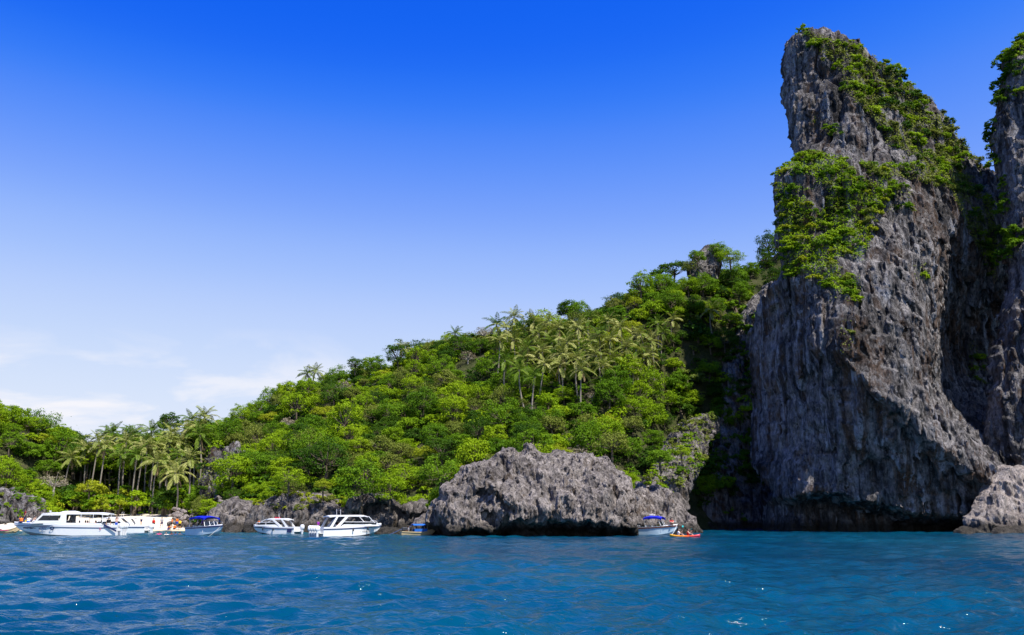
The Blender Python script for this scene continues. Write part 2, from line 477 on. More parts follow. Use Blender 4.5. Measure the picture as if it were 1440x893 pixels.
def build_hill():
    m, t, b = new_mat('forest_floor'); q = NT(t)
    geo = q.n('ShaderNodeNewGeometry'); pos = geo.outputs['Position']
    f = q.noise(pos, 0.5, 6, 0.65); g = q.noise(pos, 2.5, 5, 0.7)
    c = q.ramp(f, [(0.3, (0.030, 0.040, 0.014)), (0.5, (0.055, 0.060, 0.020)), (0.7, (0.10, 0.085, 0.05))])
    q.l(q.mix(q.rng(g, 0.3, 0.7, 0, 0.6), c, (0.02, 0.03, 0.008)), b.inputs['Base Color'])
    b.inputs['Roughness'].default_value = 0.95; b.inputs['Specular IOR Level'].default_value = 0.1
    q.l(q.bump(g, 0.8, 0.5), b.inputs['Normal'])
    nx, ny = HXg.shape; I = np.arange(nx * ny).reshape(nx, ny)
    Fc = np.stack([I[:-1, :-1], I[1:, :-1], I[1:, 1:], I[:-1, 1:]], -1).reshape(-1, 4)
    V = np.stack([HXg, HYg, HZg], -1).reshape(-1, 3)
    tag(link('hill', mesh_np('hill', V, Fc, m, True)), kind='structure')
build_hill()

def build_beach():
    m, t, b = new_mat('coral_sand'); q = NT(t)
    geo = q.n('ShaderNodeNewGeometry'); pos = geo.outputs['Position']
    sep = q.n('ShaderNodeSeparateXYZ'); q.l(pos, sep.inputs[0])
    f = q.noise(pos, 0.8, 5, 0.6)
    c = q.mix(q.rng(f, 0.3, 0.7), (0.64, 0.57, 0.46), (0.54, 0.47, 0.36))
    q.l(q.mix(q.rng(sep.outputs['Z'], 0.35, 0.12), c, (0.50, 0.40, 0.26)), b.inputs['Base Color'])
    b.inputs['Roughness'].default_value = 0.95; b.inputs['Specular IOR Level'].default_value = 0.1
    q.l(q.bump(q.noise(pos, 5, 4, 0.6), 0.5, 0.1), b.inputs['Normal'])
    xs = np.arange(-112, -40, 0.6); ys = np.arange(140, 176, 0.6)
    X, Y = np.meshgrid(xs, ys, indexing='ij')
    edge = 149.5 + 1.6 * np.sin(X * 0.11) + 0.8 * np.sin(X * 0.31 + 1)
    s = Y - edge
    Z = np.where(s < 0, 0.16 * s, 0.13 * s - 0.0012 * s * s) + 0.10
    Z += 0.06 * gnoise(np.stack([X.ravel() / 1.5, Y.ravel() / 1.5, 0 * X.ravel()], 1), 5).reshape(X.shape)
    I = np.arange(X.size).reshape(X.shape)
    Fc = np.stack([I[:-1, :-1], I[1:, :-1], I[1:, 1:], I[:-1, 1:]], -1).reshape(-1, 4)
    tag(link('beach', mesh_np('beach', np.stack([X, Y, Z], -1).reshape(-1, 3), Fc, m, True)), kind='structure')
build_beach()
def beach_z(x, y):
    s = y - (149.5 + 1.6 * math.sin(x * 0.11) + 0.8 * math.sin(x * 0.31 + 1))
    return max(0.13 * s - 0.0012 * s * s, 0.16 * s) + 0.10

# ------------------------------------------------------------------ rock
def rock_disp(P, seed, amp):
    """weathered limestone: lumps, upright flutes, joints and sharp karst edges; amp = (lump, flute, joint, sharp, fine)"""
    w = np.stack([gnoise(P / 3.5, seed + 50), gnoise(P / 3.5 + 31.7, seed + 51), gnoise(P / 3.5 - 17.3, seed + 52)], 1) * 1.3
    Q = P + w
    r = amp[1] * (ridged(Q * np.array([1 / 1.5, 1 / 1.5, 1 / 13.0], np.float32), seed + 10, 3, 0.6) - 0.7)
    # upright fissures
    for k_, (hs_, vs__, wd, dp) in enumerate(((4.5, 26.0, 0.055, 1.0), (2.2, 12.0, 0.07, 0.55))):
        n_ = gnoise(Q * np.array([1 / hs_, 1 / hs_, 1 / vs__], np.float32), seed + 60 + k_)
        r -= amp[1] * 2.0 * dp * np.exp(-(n_ / wd) ** 2)
    # ledges along the inclined bedding
    b = (Q[:, 2] * 0.86 + Q[:, 0] * 0.38 + Q[:, 1] * 0.1) / 2.3 + 0.6 * gnoise(P / 5.0, seed + 20)
    f = b - np.floor(b)
    r += amp[2] * (np.minimum(f / 0.78, (1 - f) / 0.22) - 0.5) * (0.4 + 1.2 * np.clip(0.5 + gnoise(P / 6.0, seed + 21), 0, 1))
    r += amp[3] * (ridged(Q * np.array([1 / 1.2, 1 / 1.2, 1 / 2.4], np.float32), seed + 30, 2, 0.6) - 0.6)
    if amp[4] > 0: r += amp[4] * (ridged(P * np.array([1 / 0.55, 1 / 0.55, 1 / 1.1], np.float32), seed + 40, 2, 0.5) - 0.5)
    return r

ROCKS = []
def main_piece(V, Q):
    lab = np.arange(len(V))
    A = np.concatenate([Q[:, 0], Q[:, 1], Q[:, 2]]); B = np.concatenate([Q[:, 1], Q[:, 2], Q[:, 3]])
    for _ in range(60):
        m = np.minimum(lab[A], lab[B]); old = lab.copy()
        np.minimum.at(lab, A, m); np.minimum.at(lab, B, m)
        for _k in range(4): lab = lab[lab]
        if np.array_equal(old, lab): break
    best = np.bincount(lab).argmax(); keep = lab == best
    new = np.cumsum(keep) - 1
    return V[keep], new[Q[keep[Q[:, 0]]]]
def rock_mass(name, outline, front, rnd, vox, amp, mat, seed, mod=None, band=1.7, thick=10.0, zmin=-1.6, lam=0.01):
    """outline: (px, py, Y) round the mass; front: (px, py, Y) points of its visible face"""
    O = np.array([at(*p) for p in outline]); Fp = np.array([at(*p) for p in front])
    poly = O[:, [0, 2]].copy(); poly[:, 1] = np.maximum(poly[:, 1], zmin - 1.5)
    tp = TPS(Fp[:, [0, 2]], Fp[:, 1], lam)
    xs = np.arange(poly[:, 0].min() - 2.5, poly[:, 0].max() + 2.5, vox)
    zs = np.arange(zmin, poly[:, 1].max() + 2.5, vox)
    X, Z = np.meshgrid(xs, zs, indexing='ij')
    d = poly_sd(X, Z, poly)
    Yf = np.clip(tp(np.stack([X, Z], -1)), Fp[:, 1].min() - 2, Fp[:, 1].max() + 3)
    P2 = np.stack([X.ravel(), 0 * X.ravel() + seed, Z.ravel()], 1)
    P2 = P2 + 0.25 * amp[5] * np.stack([gnoise(P2 / amp[5] * 1.7, seed + 5), 0 * P2[:, 0], gnoise(P2 / amp[5] * 1.7 + 7, seed + 6)], 1)
    lump = fbm(P2 / amp[5] * np.array([1, 1, 0.75]), seed, 3) + 0.35 * (ridged(P2 / amp[5] * np.array([1.6, 1, 0.7]), seed + 3, 2) - 0.5)
    Yf = Yf - amp[0] * lump.reshape(X.shape)
    if mod is not None: Yf = mod(X, Z, Yf)
    d = d + 0.40 * amp[0] * fbm(P2 / amp[5] * 2.2, seed + 8, 4, 0.6).reshape(X.shape)
    e = 1 - np.clip(d / rnd, 0, 1)
    Ye = Yf + rnd * (1 - np.sqrt(np.maximum(1 - e * e, 0))) + np.where(d < 0, 6 * -d + 0.5, 0)
    gx, gz = np.gradient(Ye, vox); g = np.sqrt(1 + np.minimum(gx * gx + gz * gz, 4.0))
    Yb = Yf + rnd + np.clip(d, -3, thick) * 1.0 + 1.0
    y0, y1 = Ye[d > 0].min() - 2.5, min(Yb[d > 0].max() + 1, Ye[d > 0].max() + 14)
    ys = np.arange(y0, y1, vox)
    Fd = ((Ye[:, None, :] - ys[None, :, None]) / g[:, None, :]).astype(np.float32)
    np.maximum(Fd, (ys[None, :, None] - np.minimum(Yb, y1 - 1.2)[:, None, :]).astype(np.float32), out=Fd)
    isf = (ys[None, :, None] < (Ye + 0.6)[:, None, :] + band * g[:, None, :])
    idx = np.argwhere((np.abs(Fd) < band) & isf)
    P = np.stack([xs[idx[:, 0]], ys[idx[:, 1]], zs[idx[:, 2]]], 1).astype(np.float32)
    Fd[idx[:, 0], idx[:, 1], idx[:, 2]] -= rock_disp(P, seed, amp)
    Fd[0], Fd[-1] = 1, 1; Fd[:, 0], Fd[:, -1] = 1, 1; Fd[:, :, -1] = 1
    V, Q = surface_nets(Fd, (xs[0], ys[0], zs[0]), vox)
    V, Q = main_piece(V, Q)
    # the plain far side, buried in the hill behind, needs no faces
    ix = np.clip(((V[:, 0] - xs[0]) / vox).round().astype(int), 0, len(xs) - 1); iz = np.clip(((V[:, 2] - zs[0]) / vox).round().astype(int), 0, len(zs) - 1)
    far = (V[:, 1] > np.minimum(Yb, y1 - 1.2)[ix, iz] - 0.6 * vox) & (V[:, 1] > Ye[ix, iz] + 3.0)
    Q = Q[~far[Q].all(1)]; used = np.zeros(len(V), bool); used[Q.ravel()] = True
    V, Q = V[used], (np.cumsum(used) - 1)[Q]
    me = mesh_np(name, V, Q, mat, False)
    o = link(name, me)
    print('ROCK', name, len(Q), len(idx), round(time.time() - T0, 1))
    ROCKS.append((o, V, Q))
    return o

def lip_mod(lines):
    """lines: (polyline of (px, py, Y), how far the rock steps back below it, over how many metres)"""
    pre = []
    for pl, depth, soft in lines:
        W = np.array([at(*p) for p in pl]); pre.append((W[:, 0], W[:, 2], depth, soft))
    def f(X, Z, Yf):
        for lx, lz, depth, soft in pre:
            zl = np.interp(X, lx, lz)
            fade = smooth01(lx[0] - 1.5, lx[0] + 1.5, X) * (1 - smooth01(lx[-1] - 1.5, lx[-1] + 1.5, X))
            wob = 1.6 * fbm(np.stack([X.ravel() / 4, 0 * X.ravel(), Z.ravel() / 9], 1), 77, 4, 0.6).reshape(X.shape)
            Yf = Yf + depth * smooth01(0, soft, zl + wob * 0.6 - Z) * fade
        return Yf
    return f

# the tall cliff with its leaning spire
main_cliff = rock_mass('limestone_cliff',
    [(1120, 45, 166), (1107, 55, 167), (1105, 100, 166), (1113, 140, 162), (1121, 180, 160), (1127, 212, 158), (1112, 228, 155), (1097, 240, 153), (1094, 262, 152), (1094, 340, 151), (1097, 375, 151),
     (1086, 396, 156), (1066, 420, 159), (1053, 470, 161), (1052, 500, 161), (1062, 560, 159), (1064, 630, 157), (1076, 668, 152), (1082, 700, 153), (1076, 770, 154),
     (1480, 770, 152), (1480, 300, 172), (1400, 250, 172), (1364, 234, 171), (1342, 200, 170), (1326, 170, 170), (1304, 148, 170), (1266, 128, 170), (1246, 112, 170), (1206, 92, 170), (1180, 70, 169), (1150, 49, 168)],
    [(1112, 100, 165), (1140, 75, 162), (1140, 120, 161.5), (1168, 130, 156), (1166, 180, 155), (1140, 195, 159), (1180, 90, 160), (1220, 130, 161), (1260, 150, 163), (1310, 170, 165), (1350, 220, 166),
     (1190, 200, 153), (1232, 215, 153.5), (1112, 240, 150), (1170, 240, 147.5), (1232, 245, 149), (1290, 235, 156), (1340, 262, 160),
     (1108, 300, 148), (1170, 300, 147.5), (1240, 300, 148), (1300, 290, 152), (1360, 300, 159), (1385, 330, 160),
     (1105, 372, 147), (1130, 390, 143.5), (1180, 390, 142.8), (1240, 370, 142.4), (1285, 370, 146), (1320, 400, 154),
     (1345, 450, 167), (1345, 520, 167), (1385, 450, 168), (1335, 570, 156), (1385, 580, 157),
     (1160, 440, 139.3), (1210, 440, 138.8), (1270, 440, 140.5), (1300, 460, 144), (1168, 492, 136.6), (1220, 510, 136.2), (1280, 520, 137.8), (1308, 560, 139.5),
     (1230, 545, 134.6), (1290, 600, 134.6), (1340, 640, 135.5), (1400, 670, 137.5),
     (1095, 430, 150.5), (1070, 470, 156), (1120, 470, 145.5), (1147, 480, 140), (1080, 560, 154), (1110, 560, 148), (1150, 580, 141), (1200, 620, 137.5), (1080, 640, 153), (1110, 650, 147),
     (1150, 680, 140.2), (1210, 690, 138), (1260, 650, 136.6), (1310, 690, 136.8), (1360, 700, 137.5), (1430, 700, 139), (1150, 740, 139), (1300, 740, 137.6), (1430, 740, 139), (1090, 740, 146)],
    3.2, 0.255, (1.7, 0.50, 0.30, 0.26, 0.14, 7.0), M['cliff'], 100,
    lip_mod([([(1140, 470, 138), (1165, 486, 137), (1230, 548, 135.6), (1290, 602, 135.6), (1345, 645, 136.5), (1420, 690, 138)], 2.5, 2.2),
             ([(1082, 700, 147), (1108, 692, 140), (1190, 692, 138.6), (1240, 706, 138.6), (1300, 719, 138.6), (1380, 724, 139), (1450, 726, 139)], 7.0, 2.0)]))
tag(main_cliff, kind='structure')
right_cliff = rock_mass('limestone_cliff',
    [(1450, 42, 156), (1411, 82, 154), (1406, 135, 153), (1398, 165, 153), (1392, 205, 153), (1394, 232, 153), (1402, 250, 152), (1404, 300, 152), (1402, 400, 151), (1400, 440, 150), (1394, 480, 149), (1388, 520, 148),
     (1386, 600, 146), (1380, 660, 146), (1372, 775, 146), (1540, 775, 146), (1540, 120, 160), (1520, 50, 160), (1490, 38, 158)],
    [(1412, 120, 150), (1445, 110, 147), (1520, 110, 147), (1600, 150, 152), (1410, 220, 149), (1440, 220, 145), (1410, 350, 147.5), (1440, 345, 143), (1520, 330, 142), (1620, 300, 147),
     (1408, 450, 146), (1440, 450, 142), (1405, 520, 143.5), (1440, 550, 140), (1520, 550, 139), (1620, 550, 142), (1395, 640, 142.5), (1440, 640, 141), (1520, 680, 139), (1400, 740, 143), (1520, 740, 139)],
    3.0, 0.30, (1.8, 0.52, 0.36, 0.34, 0.14, 6.0), M['cliff'], 130)
tag(right_cliff, kind='structure')

# the great boulder on the water's edge and its neighbours
big = rock_mass('sea_boulder',
    [(597, 770, 116), (598, 735, 116), (606, 704, 117), (617, 690, 118), (642, 670, 119), (656, 656, 119.5), (682, 646, 120), (702, 634, 121), (728, 633, 121), (745, 625, 121), (761, 634, 121.5), (792, 634, 122), (822, 639, 122),
     (851, 642, 122), (871, 661, 121), (889, 673, 120), (893, 700, 119), (896, 735, 118), (896, 770, 118)],
    [(612, 715, 114.5), (640, 690, 114), (640, 728, 111.6), (680, 665, 115.5), (680, 700, 112.6), (690, 735, 110.6), (740, 645, 118), (740, 680, 114), (750, 715, 111.4), (760, 735, 111), (800, 655, 118.5), (810, 690, 114), (820, 720, 111.6),
     (860, 665, 118), (865, 700, 114.2), (870, 730, 112.6), (885, 720, 114.5), (890, 745, 115), (640, 745, 111.6), (820, 745, 111.4), (605, 740, 114.6)],
    3.6, 0.14, (2.2, 0.34, 0.30, 0.42, 0.28, 4.0), M['boulder'], 160,
    lip_mod([([(596, 733, 114), (640, 741, 111.6), (690, 738, 110.8), (725, 729, 111), (800, 728, 111.2), (850, 733, 112), (900, 741, 114)], 4.2, 1.7),
             ([(652, 690, 113.6), (672, 682, 113.4), (700, 690, 112.8), (722, 712, 112)], 1.7, 1.0)]), thick=5)
tag(big, 'great grey jagged limestone boulder with undercut foot rising from the water', 'rock')
def simple_rock(name, outline, y_top, y_bot, mat, seed, vox=0.2, amp=(0.8, 0.25, 0.22, 0.38, 0.0, 4.0), rnd=1.8, lips=None, thick=6.0):
    """a rock whose face leans back from y_bot at the water to y_top at its crest"""
    P = np.array([(p[0], p[1]) for p in outline], float)
    lo_, hi_ = P[:, 1].max(), P[:, 1].min()
    yt = (lambda px: np.interp(px, *zip(*y_top))) if not np.isscalar(y_top) else (lambda px: y_top)
    yb = (lambda px: np.interp(px, *zip(*y_bot))) if not np.isscalar(y_bot) else (lambda px: y_bot)
    def Y(px, py):
        f = (lo_ - py) / max(lo_ - hi_, 1)
        return float(yb(px) + (yt(px) - yb(px)) * f)
    out = [(px, py, Y(px, py) + rnd * 0.8) for px, py in outline]
    front = [(px, py, Y(px, py)) for px in np.linspace(P[:, 0].min(), P[:, 0].max(), 7) for py in np.linspace(hi_, lo_, 4)]
    return rock_mass(name, out, front, rnd, vox, amp, mat, seed, lip_mod(lips) if lips else None, 1.6, thick)

o = simple_rock('rock_slope', [(888, 770), (886, 725), (890, 692), (900, 680), (912, 690), (922, 680), (938, 690), (950, 698), (964, 714), (976, 732), (984, 748), (984, 770)],
                [(885, 131), (970, 134)], [(885, 120), (968, 126)], M['boulder'], 200, 0.16, (1.8, 0.45, 0.25, 0.40, 0.2, 4.0), 2.6)
tag(o, 'jagged pale grey rocks rising behind the small blue-canopied boat', 'rock')
o = simple_rock('rock_slope', [(896, 720), (905, 685), (920, 655), (934, 632), (946, 612), (960, 596), (980, 584), (1000, 582), (1014, 590), (1010, 606), (996, 624), (988, 650), (974, 676), (968, 720)],
                [(890, 154), (1020, 160)], [(890, 129), (985, 136)], M['shore'], 205, 0.2, (2.2, 0.55, 0.25, 0.42, 0.18, 5.0), 3.0, thick=12)
tag(o, 'steep bare slope of broken grey rock ending at the cliff shadow', 'rock')
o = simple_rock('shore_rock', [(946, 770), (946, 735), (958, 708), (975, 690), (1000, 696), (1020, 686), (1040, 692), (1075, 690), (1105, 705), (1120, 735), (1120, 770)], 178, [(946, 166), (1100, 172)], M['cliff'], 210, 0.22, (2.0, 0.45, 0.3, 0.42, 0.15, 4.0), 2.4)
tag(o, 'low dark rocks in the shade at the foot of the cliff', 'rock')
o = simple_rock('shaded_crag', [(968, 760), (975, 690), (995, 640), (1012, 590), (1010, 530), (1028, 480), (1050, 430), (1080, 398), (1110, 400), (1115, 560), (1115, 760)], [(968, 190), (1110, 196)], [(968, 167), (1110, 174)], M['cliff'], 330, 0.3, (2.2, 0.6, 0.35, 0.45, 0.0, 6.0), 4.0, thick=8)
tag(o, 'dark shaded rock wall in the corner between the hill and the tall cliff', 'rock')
o = simple_rock('shore_rock', [(282, 770), (285, 742), (290, 728), (300, 716), (314, 706), (332, 700), (350, 704), (366, 722), (372, 745), (374, 770)], 147, [(255, 141), (370, 134)], M['shore'], 220, 0.17, (1.6, 0.4, 0.35, 0.42, 0.2, 3.5), 2.2)
tag(o, 'dark rock ledge behind the blue-canopied boat by the beach', 'rock')
o = simple_rock('shore_rock', [(340, 770), (344, 735), (358, 712), (385, 698), (420, 692), (450, 696), (478, 702), (487, 730), (490, 770)], 141, [(340, 133), (490, 130)], M['shore'], 230, 0.16, (1.7, 0.35, 0.35, 0.42, 0.2, 3.5), 2.2)
tag(o, 'pale grey lumpy rock ledge behind the two white speedboats', 'rock')
o = simple_rock('shore_rock', [(480, 770), (482, 720), (492, 700), (520, 694), (548, 699), (562, 712), (572, 708), (592, 702), (612, 708), (616, 770)], 137, [(480, 130), (610, 126)], M['shore'], 240, 0.18, (0.8, 0.45, 0.2, 0.36, 0.0, 4.0),
                lips=[([(488, 712, 133), (530, 704, 133), (565, 716, 133), (608, 716, 130)], 2.6, 0.9)])
tag(o, 'dark undercut rock wall with shallow caves behind the longtail boat', 'rock')
o = simple_rock('shore_rock', [(572, 770), (576, 742), (584, 731), (596, 724), (606, 732), (611, 744), (612, 770)], 122, 119, M['boulder'], 250, 0.14, (0.5, 0.2, 0.2, 0.36, 0.1, 2.5), 1.2)
tag(o, 'small tan pinnacle of rock just behind the bow of the longtail boat', 'rock')
o = simple_rock('rock_outcrop', [(282, 705), (286, 660), (294, 638), (306, 626), (318, 630), (330, 622), (338, 634), (334, 655), (324, 676), (314, 705)], 166, 160, M['cliff'], 260, 0.22, (1.6, 0.5, 0.3, 0.45, 0.15, 4.0), 2.4)
tag(o, 'dark grey crag among the trees above the beach end', 'rock')
o = simple_rock('rock_outcrop', [(968, 395), (968, 374), (978, 358), (992, 346), (1008, 346), (1016, 356), (1016, 374), (1010, 395)], 203, 200, M['cliff'], 270, 0.3, (0.9, 0.4, 0.3, 0.4, 0.0, 4.0), 2.4)
tag(o, 'rounded grey rock knob on the crest of the hill', 'rock')
o = simple_rock('shore_rock', [(-60, 770), (-60, 700), (-20, 684), (12, 690), (30, 696), (50, 702), (62, 712), (69, 730), (72, 770)], 163, [(-60, 153), (70, 155)], M['cliff'], 280, 0.2, (1.9, 0.5, 0.3, 0.45, 0.2, 3.5), 2.4)
tag(o, 'dark jagged shore rocks behind the bow of the long cabin boat', 'rock')
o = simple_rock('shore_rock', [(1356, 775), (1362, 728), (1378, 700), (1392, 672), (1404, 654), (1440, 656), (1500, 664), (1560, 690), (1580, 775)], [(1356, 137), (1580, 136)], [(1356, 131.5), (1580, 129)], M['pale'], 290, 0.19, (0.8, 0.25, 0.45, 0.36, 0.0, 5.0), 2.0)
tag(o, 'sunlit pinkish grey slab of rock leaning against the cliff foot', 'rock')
for i, (x0, x1, yt, lab) in enumerate([(1348, 1371, 741, 'low flat pale boulder awash below the sunlit slab'), (1400, 1424, 741, 'pair of flat pale boulders at the waterline under the sunlit slab'), (1420, 1462, 740, 'flat pale boulder at the waterline cut by the frame edge'),
                                       (838, 878, 737, 'small yellowish rock poking out beside the great boulder')]):
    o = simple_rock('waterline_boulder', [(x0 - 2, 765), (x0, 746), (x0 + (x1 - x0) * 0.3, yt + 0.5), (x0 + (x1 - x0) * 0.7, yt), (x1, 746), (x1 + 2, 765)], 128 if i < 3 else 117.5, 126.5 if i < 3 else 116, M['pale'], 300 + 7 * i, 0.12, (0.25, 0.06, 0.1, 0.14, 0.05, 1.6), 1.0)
    tag(o, lab, 'rock')
for i, (x0, x1, yt, Y, lab) in enumerate([(318, 350, 739, 137, 'low tan rocks right of the blue-canopied boat'), (527, 562, 741, 122, 'low brown rock off the bow of the triple-engined boat')]):
    o = simple_rock('waterline_boulder', [(x0 - 2, 765), (x0, 745), (x0 + (x1 - x0) * 0.3, yt), (x0 + (x1 - x0) * 0.7, yt + 1), (x1, 746), (x1 + 2, 765)], Y + 2, Y, M['pale'] if i == 0 else M['boulder'], 340 + 7 * i, 0.13, (0.3, 0.1, 0.1, 0.25, 0.05, 1.6), 1.0)
    tag(o, lab, 'rock')
# scree of pale boulders at the beach end
rs = np.random.RandomState(77)
scree_protos = []
for k in range(4):
    n = 13; g = (np.arange(n) - n // 2) * 0.11
    X, Y, Z = np.meshgrid(g, g, g, indexing='ij')
    Fd = np.sqrt((X / 1.0) ** 2 + (Y / 0.8) ** 2 + (Z / 0.7) ** 2) - 0.45
    Fd = Fd - 0.16 * fbm(np.stack([X.ravel(), Y.ravel(), Z.ravel()], 1) * 2.2 + 9 * k, 60 + k, 2).reshape(X.shape)
    Fd[0] = Fd[-1] = 1; Fd[:, 0] = Fd[:, -1] = 1; Fd[:, :, 0] = Fd[:, :, -1] = 1
    V, Q = surface_nets(Fd.astype(np.float32), (g[0], g[0], g[0]), 0.11)
    scree_protos.append(mesh_np('scree_boulder', V, Q, M['pale'], False))
for i in range(80):
    px = rs.uniform(250, 322); u = rs.uniform(0, 1)
    Y = 155 + u * 11 - (px - 250) * 0.14
    x = (px - CX) / F_PX * Y
    z = max(beach_z(x, Y), float(ground(x, Y)), 0.2) + 0.15 + u * 1.2
    o = link('scree_boulder', scree_protos[i % 4])
    s = rs.uniform(0.6, 1.5); o.scale = (s, s, s * rs.uniform(0.7, 1.1)); o.rotation_euler = tuple(rs.uniform(-0.6, 0.6, 2)) + (rs.uniform(0, 6.28),)
    o.location = (x, Y, z)
    tag(o, 'pale angular boulder in the scree at the end of the beach', 'rock', 'scree boulders at the end of the beach')

# ------------------------------------------------------------------ plants
def leaf_quads(P, N, size, rs, aspect=0.55, droop=0.0):
    n = len(P)
    N = N / np.linalg.norm(N, axis=1)[:, None]
    A = rs.normal(size=(n, 3)); U = A - (A * N).sum(1)[:, None] * N; U /= np.linalg.norm(U, axis=1)[:, None]
    W = np.cross(N, U)
    s = (size * rs.uniform(0.65, 1.35, n))[:, None]
    V = np.stack([P - U * s, P + W * s * aspect - N * s * 0.12, P + U * s - N * s * droop, P - W * s * aspect - N * s * 0.12], 1).reshape(-1, 3)
    return V, np.arange(4 * n).reshape(n, 4)
def tube_np(pts, rad, n=6):
    pts = np.asarray(pts, float); k = len(pts)
    V = []; 
    for i in range(k):
        d = pts[min(i + 1, k - 1)] - pts[max(i - 1, 0)]; d /= np.linalg.norm(d) + 1e-9
        a = np.cross(d, (0.31, 0.9, 0.2)); a /= np.linalg.norm(a); b = np.cross(d, a)
        for j in range(n):
            t = 2 * math.pi * j / n
            V.append(pts[i] + rad[i] * (math.cos(t) * a + math.sin(t) * b))
    Fc = [[i * n + j, i * n + (j + 1) % n, (i + 1) * n + (j + 1) % n, (i + 1) * n + j] for i in range(k - 1) for j in range(n)]
    return np.array(V), np.array(Fc)
def join_np(parts):
    V = []; Fc = []; o = 0
    for v, f in parts:
        V.append(v); Fc.append(f + o); o += len(v)
    return np.concatenate(V), np.concatenate(Fc)

def crown_np(seed, rx, rz, nclump, nleaf, size, low=-0.35, up=0.45):
    """a crown of leaf clumps: uneven outline, gaps between the clumps"""
    rs = np.random.RandomState(seed)
    C = []; 
    while len(C) < nclump:
        d = rs.normal(size=3); d /= np.linalg.norm(d)
        if d[2] < low: continue
        r = rs.uniform(0.50, 1.0) ** 0.6
        C.append(d * r * np.array([rx, rx, rz]) * rs.uniform(0.8, 1.12))
    C = np.array(C); Ps = []; Ns = []
    for c in C:
        rc = rx * rs.uniform(0.13, 0.34); n = int(nleaf * (rc / (0.28 * rx)) ** 2 * rs.uniform(0.6, 1.2)) + 6
        d = rs.normal(size=(n, 3)); d /= np.linalg.norm(d, axis=1)[:, None]
        out = c / (np.linalg.norm(c) + 1e-6)
        d = d + 0.5 * out + np.array([0, 0, 0.4]); d /= np.linalg.norm(d, axis=1)[:, None]
        st = np.array([rs.uniform(0.8, 1.5), rs.uniform(0.8, 1.5), rs.uniform(0.45, 0.8)])
        Ps.append(c + d * rc * st * (rs.uniform(0.25, 1.0, (n, 1)) ** 0.5 + 0.25 * rs.normal(size=(n, 1)) ** 2 * 0.5))
        Ns.append(d * 0.8 + rs.normal(size=(n, 3)) * 0.55 + np.array([0, 0, up]))
    V, Fc = leaf_quads(np.concatenate(Ps), np.concatenate(Ns), size, rs, 0.55, 0.15)
    return V, Fc, C
def trunk_np(seed, h, r, C, cz):
    rs = np.random.RandomState(seed)
    top = np.array([rs.uniform(-0.3, 0.3), rs.uniform(-0.3, 0.3), cz])
    P = [np.array([0, 0, -0.8]), np.array([rs.uniform(-.15, .15), rs.uniform(-.15, .15), h * 0.45]), top]
    parts = [tube_np(P, [r * 1.25, r, r * 0.7], 7)]
    for c in C[::2]:
        e = c + np.array([0, 0, cz]); s = top * 0.6 + P[1] * 0.4; m = (s + e) / 2 + np.array([0, 0, -0.15])
        parts.append(tube_np([s, m, e], [r * 0.42, r * 0.28, r * 0.1], 4))
    return join_np(parts)

TREE_KINDS = {}
def make_tree_proto(key, mat, seed, rx, rz, h, nclump, nleaf, size, bark='bark', low=-0.35):
    V, Fc, C = crown_np(seed, rx, rz, nclump, nleaf, size, low)
    cz = h - rz * 0.9
    V = V + np.array([0, 0, cz])
    cm_ = mesh_np('crown', V, Fc, M[mat], False)
    tv, tf = trunk_np(seed + 1, cz, 0.16 + 0.02 * rx, C, cz)
    tm = mesh_np('trunk', tv, tf, M[bark], True)
    TREE_KINDS.setdefault(key, []).append((cm_, tm, h))
for s in range(4):
    e_ = (0.72, 0.95, 1.15, 0.85)[s]
    make_tree_proto('bright', 'leaf_bright', 10 + s, 2.6 + 0.35 * s, (2.3 + 0.3 * s) * e_, (5.0 + 0.6 * s) * e_, 70, 75, 0.165, low=-0.6)
    make_tree_proto('mid', 'leaf_mid', 30 + s, 2.7 + 0.35 * s, (2.4 + 0.3 * s) * e_, (5.2 + 0.6 * s) * e_, 72, 75, 0.165, low=-0.6)
    make_tree_proto('dark', 'leaf_dark', 50 + s, 2.6 + 0.35 * s, (2.6 + 0.3 * s) * e_, (5.6 + 0.6 * s) * e_, 72, 75, 0.16, low=-0.6)
for s in range(3):
    make_tree_proto('olive', 'leaf_olive', 70 + s, 2.5 + 0.3 * s, 1.7 + 0.3 * s, 4.2 + 0.4 * s, 60, 55, 0.15, low=-0.6)
    make_tree_proto('dry', 'leaf_dry', 80 + s, 2.1 + 0.3 * s, 1.5 + 0.3 * s, 4.0 + 0.4 * s, 50, 24, 0.13, 'grey_wood', -0.5)
    make_tree_proto('yellow', 'leaf_yellow', 90 + s, 2.3 + 0.3 * s, 1.4 + 0.3 * s, 3.8 + 0.4 * s, 54, 60, 0.155, low=-0.5)
make_tree_proto('umbrella', 'leaf_dark', 97, 3.4, 1.0, 8.5, 34, 60, 0.20, 'bark', 0.0)
make_tree_proto('umbrella', 'leaf_mid', 98, 3.0, 1.1, 8.0, 30, 60, 0.20, 'bark', 0.0)
for s in range(3):      # small bushes
    make_tree_proto('bush_bright', 'leaf_bright', 110 + s, 1.25 + 0.2 * s, 0.95, 1.7, 18, 70, 0.16, low=-0.5)
    make_tree_proto('bush_olive', 'leaf_olive', 120 + s, 1.2 + 0.2 * s, 0.85, 1.5, 18, 60, 0.15, low=-0.5)
    make_tree_proto('bush_mid', 'leaf_mid', 130 + s, 1.25 + 0.2 * s, 0.95, 1.7, 18, 70, 0.16, low=-0.5)
    make_tree_proto('bush_dark', 'leaf_dark', 140 + s, 1.3 + 0.2 * s, 0.9, 1.8, 18, 70, 0.16, low=-0.5)
    make_tree_proto('bush_yellow', 'leaf_yellow', 150 + s, 1.2 + 0.2 * s, 0.8, 1.4, 16, 60, 0.16, low=-0.5)

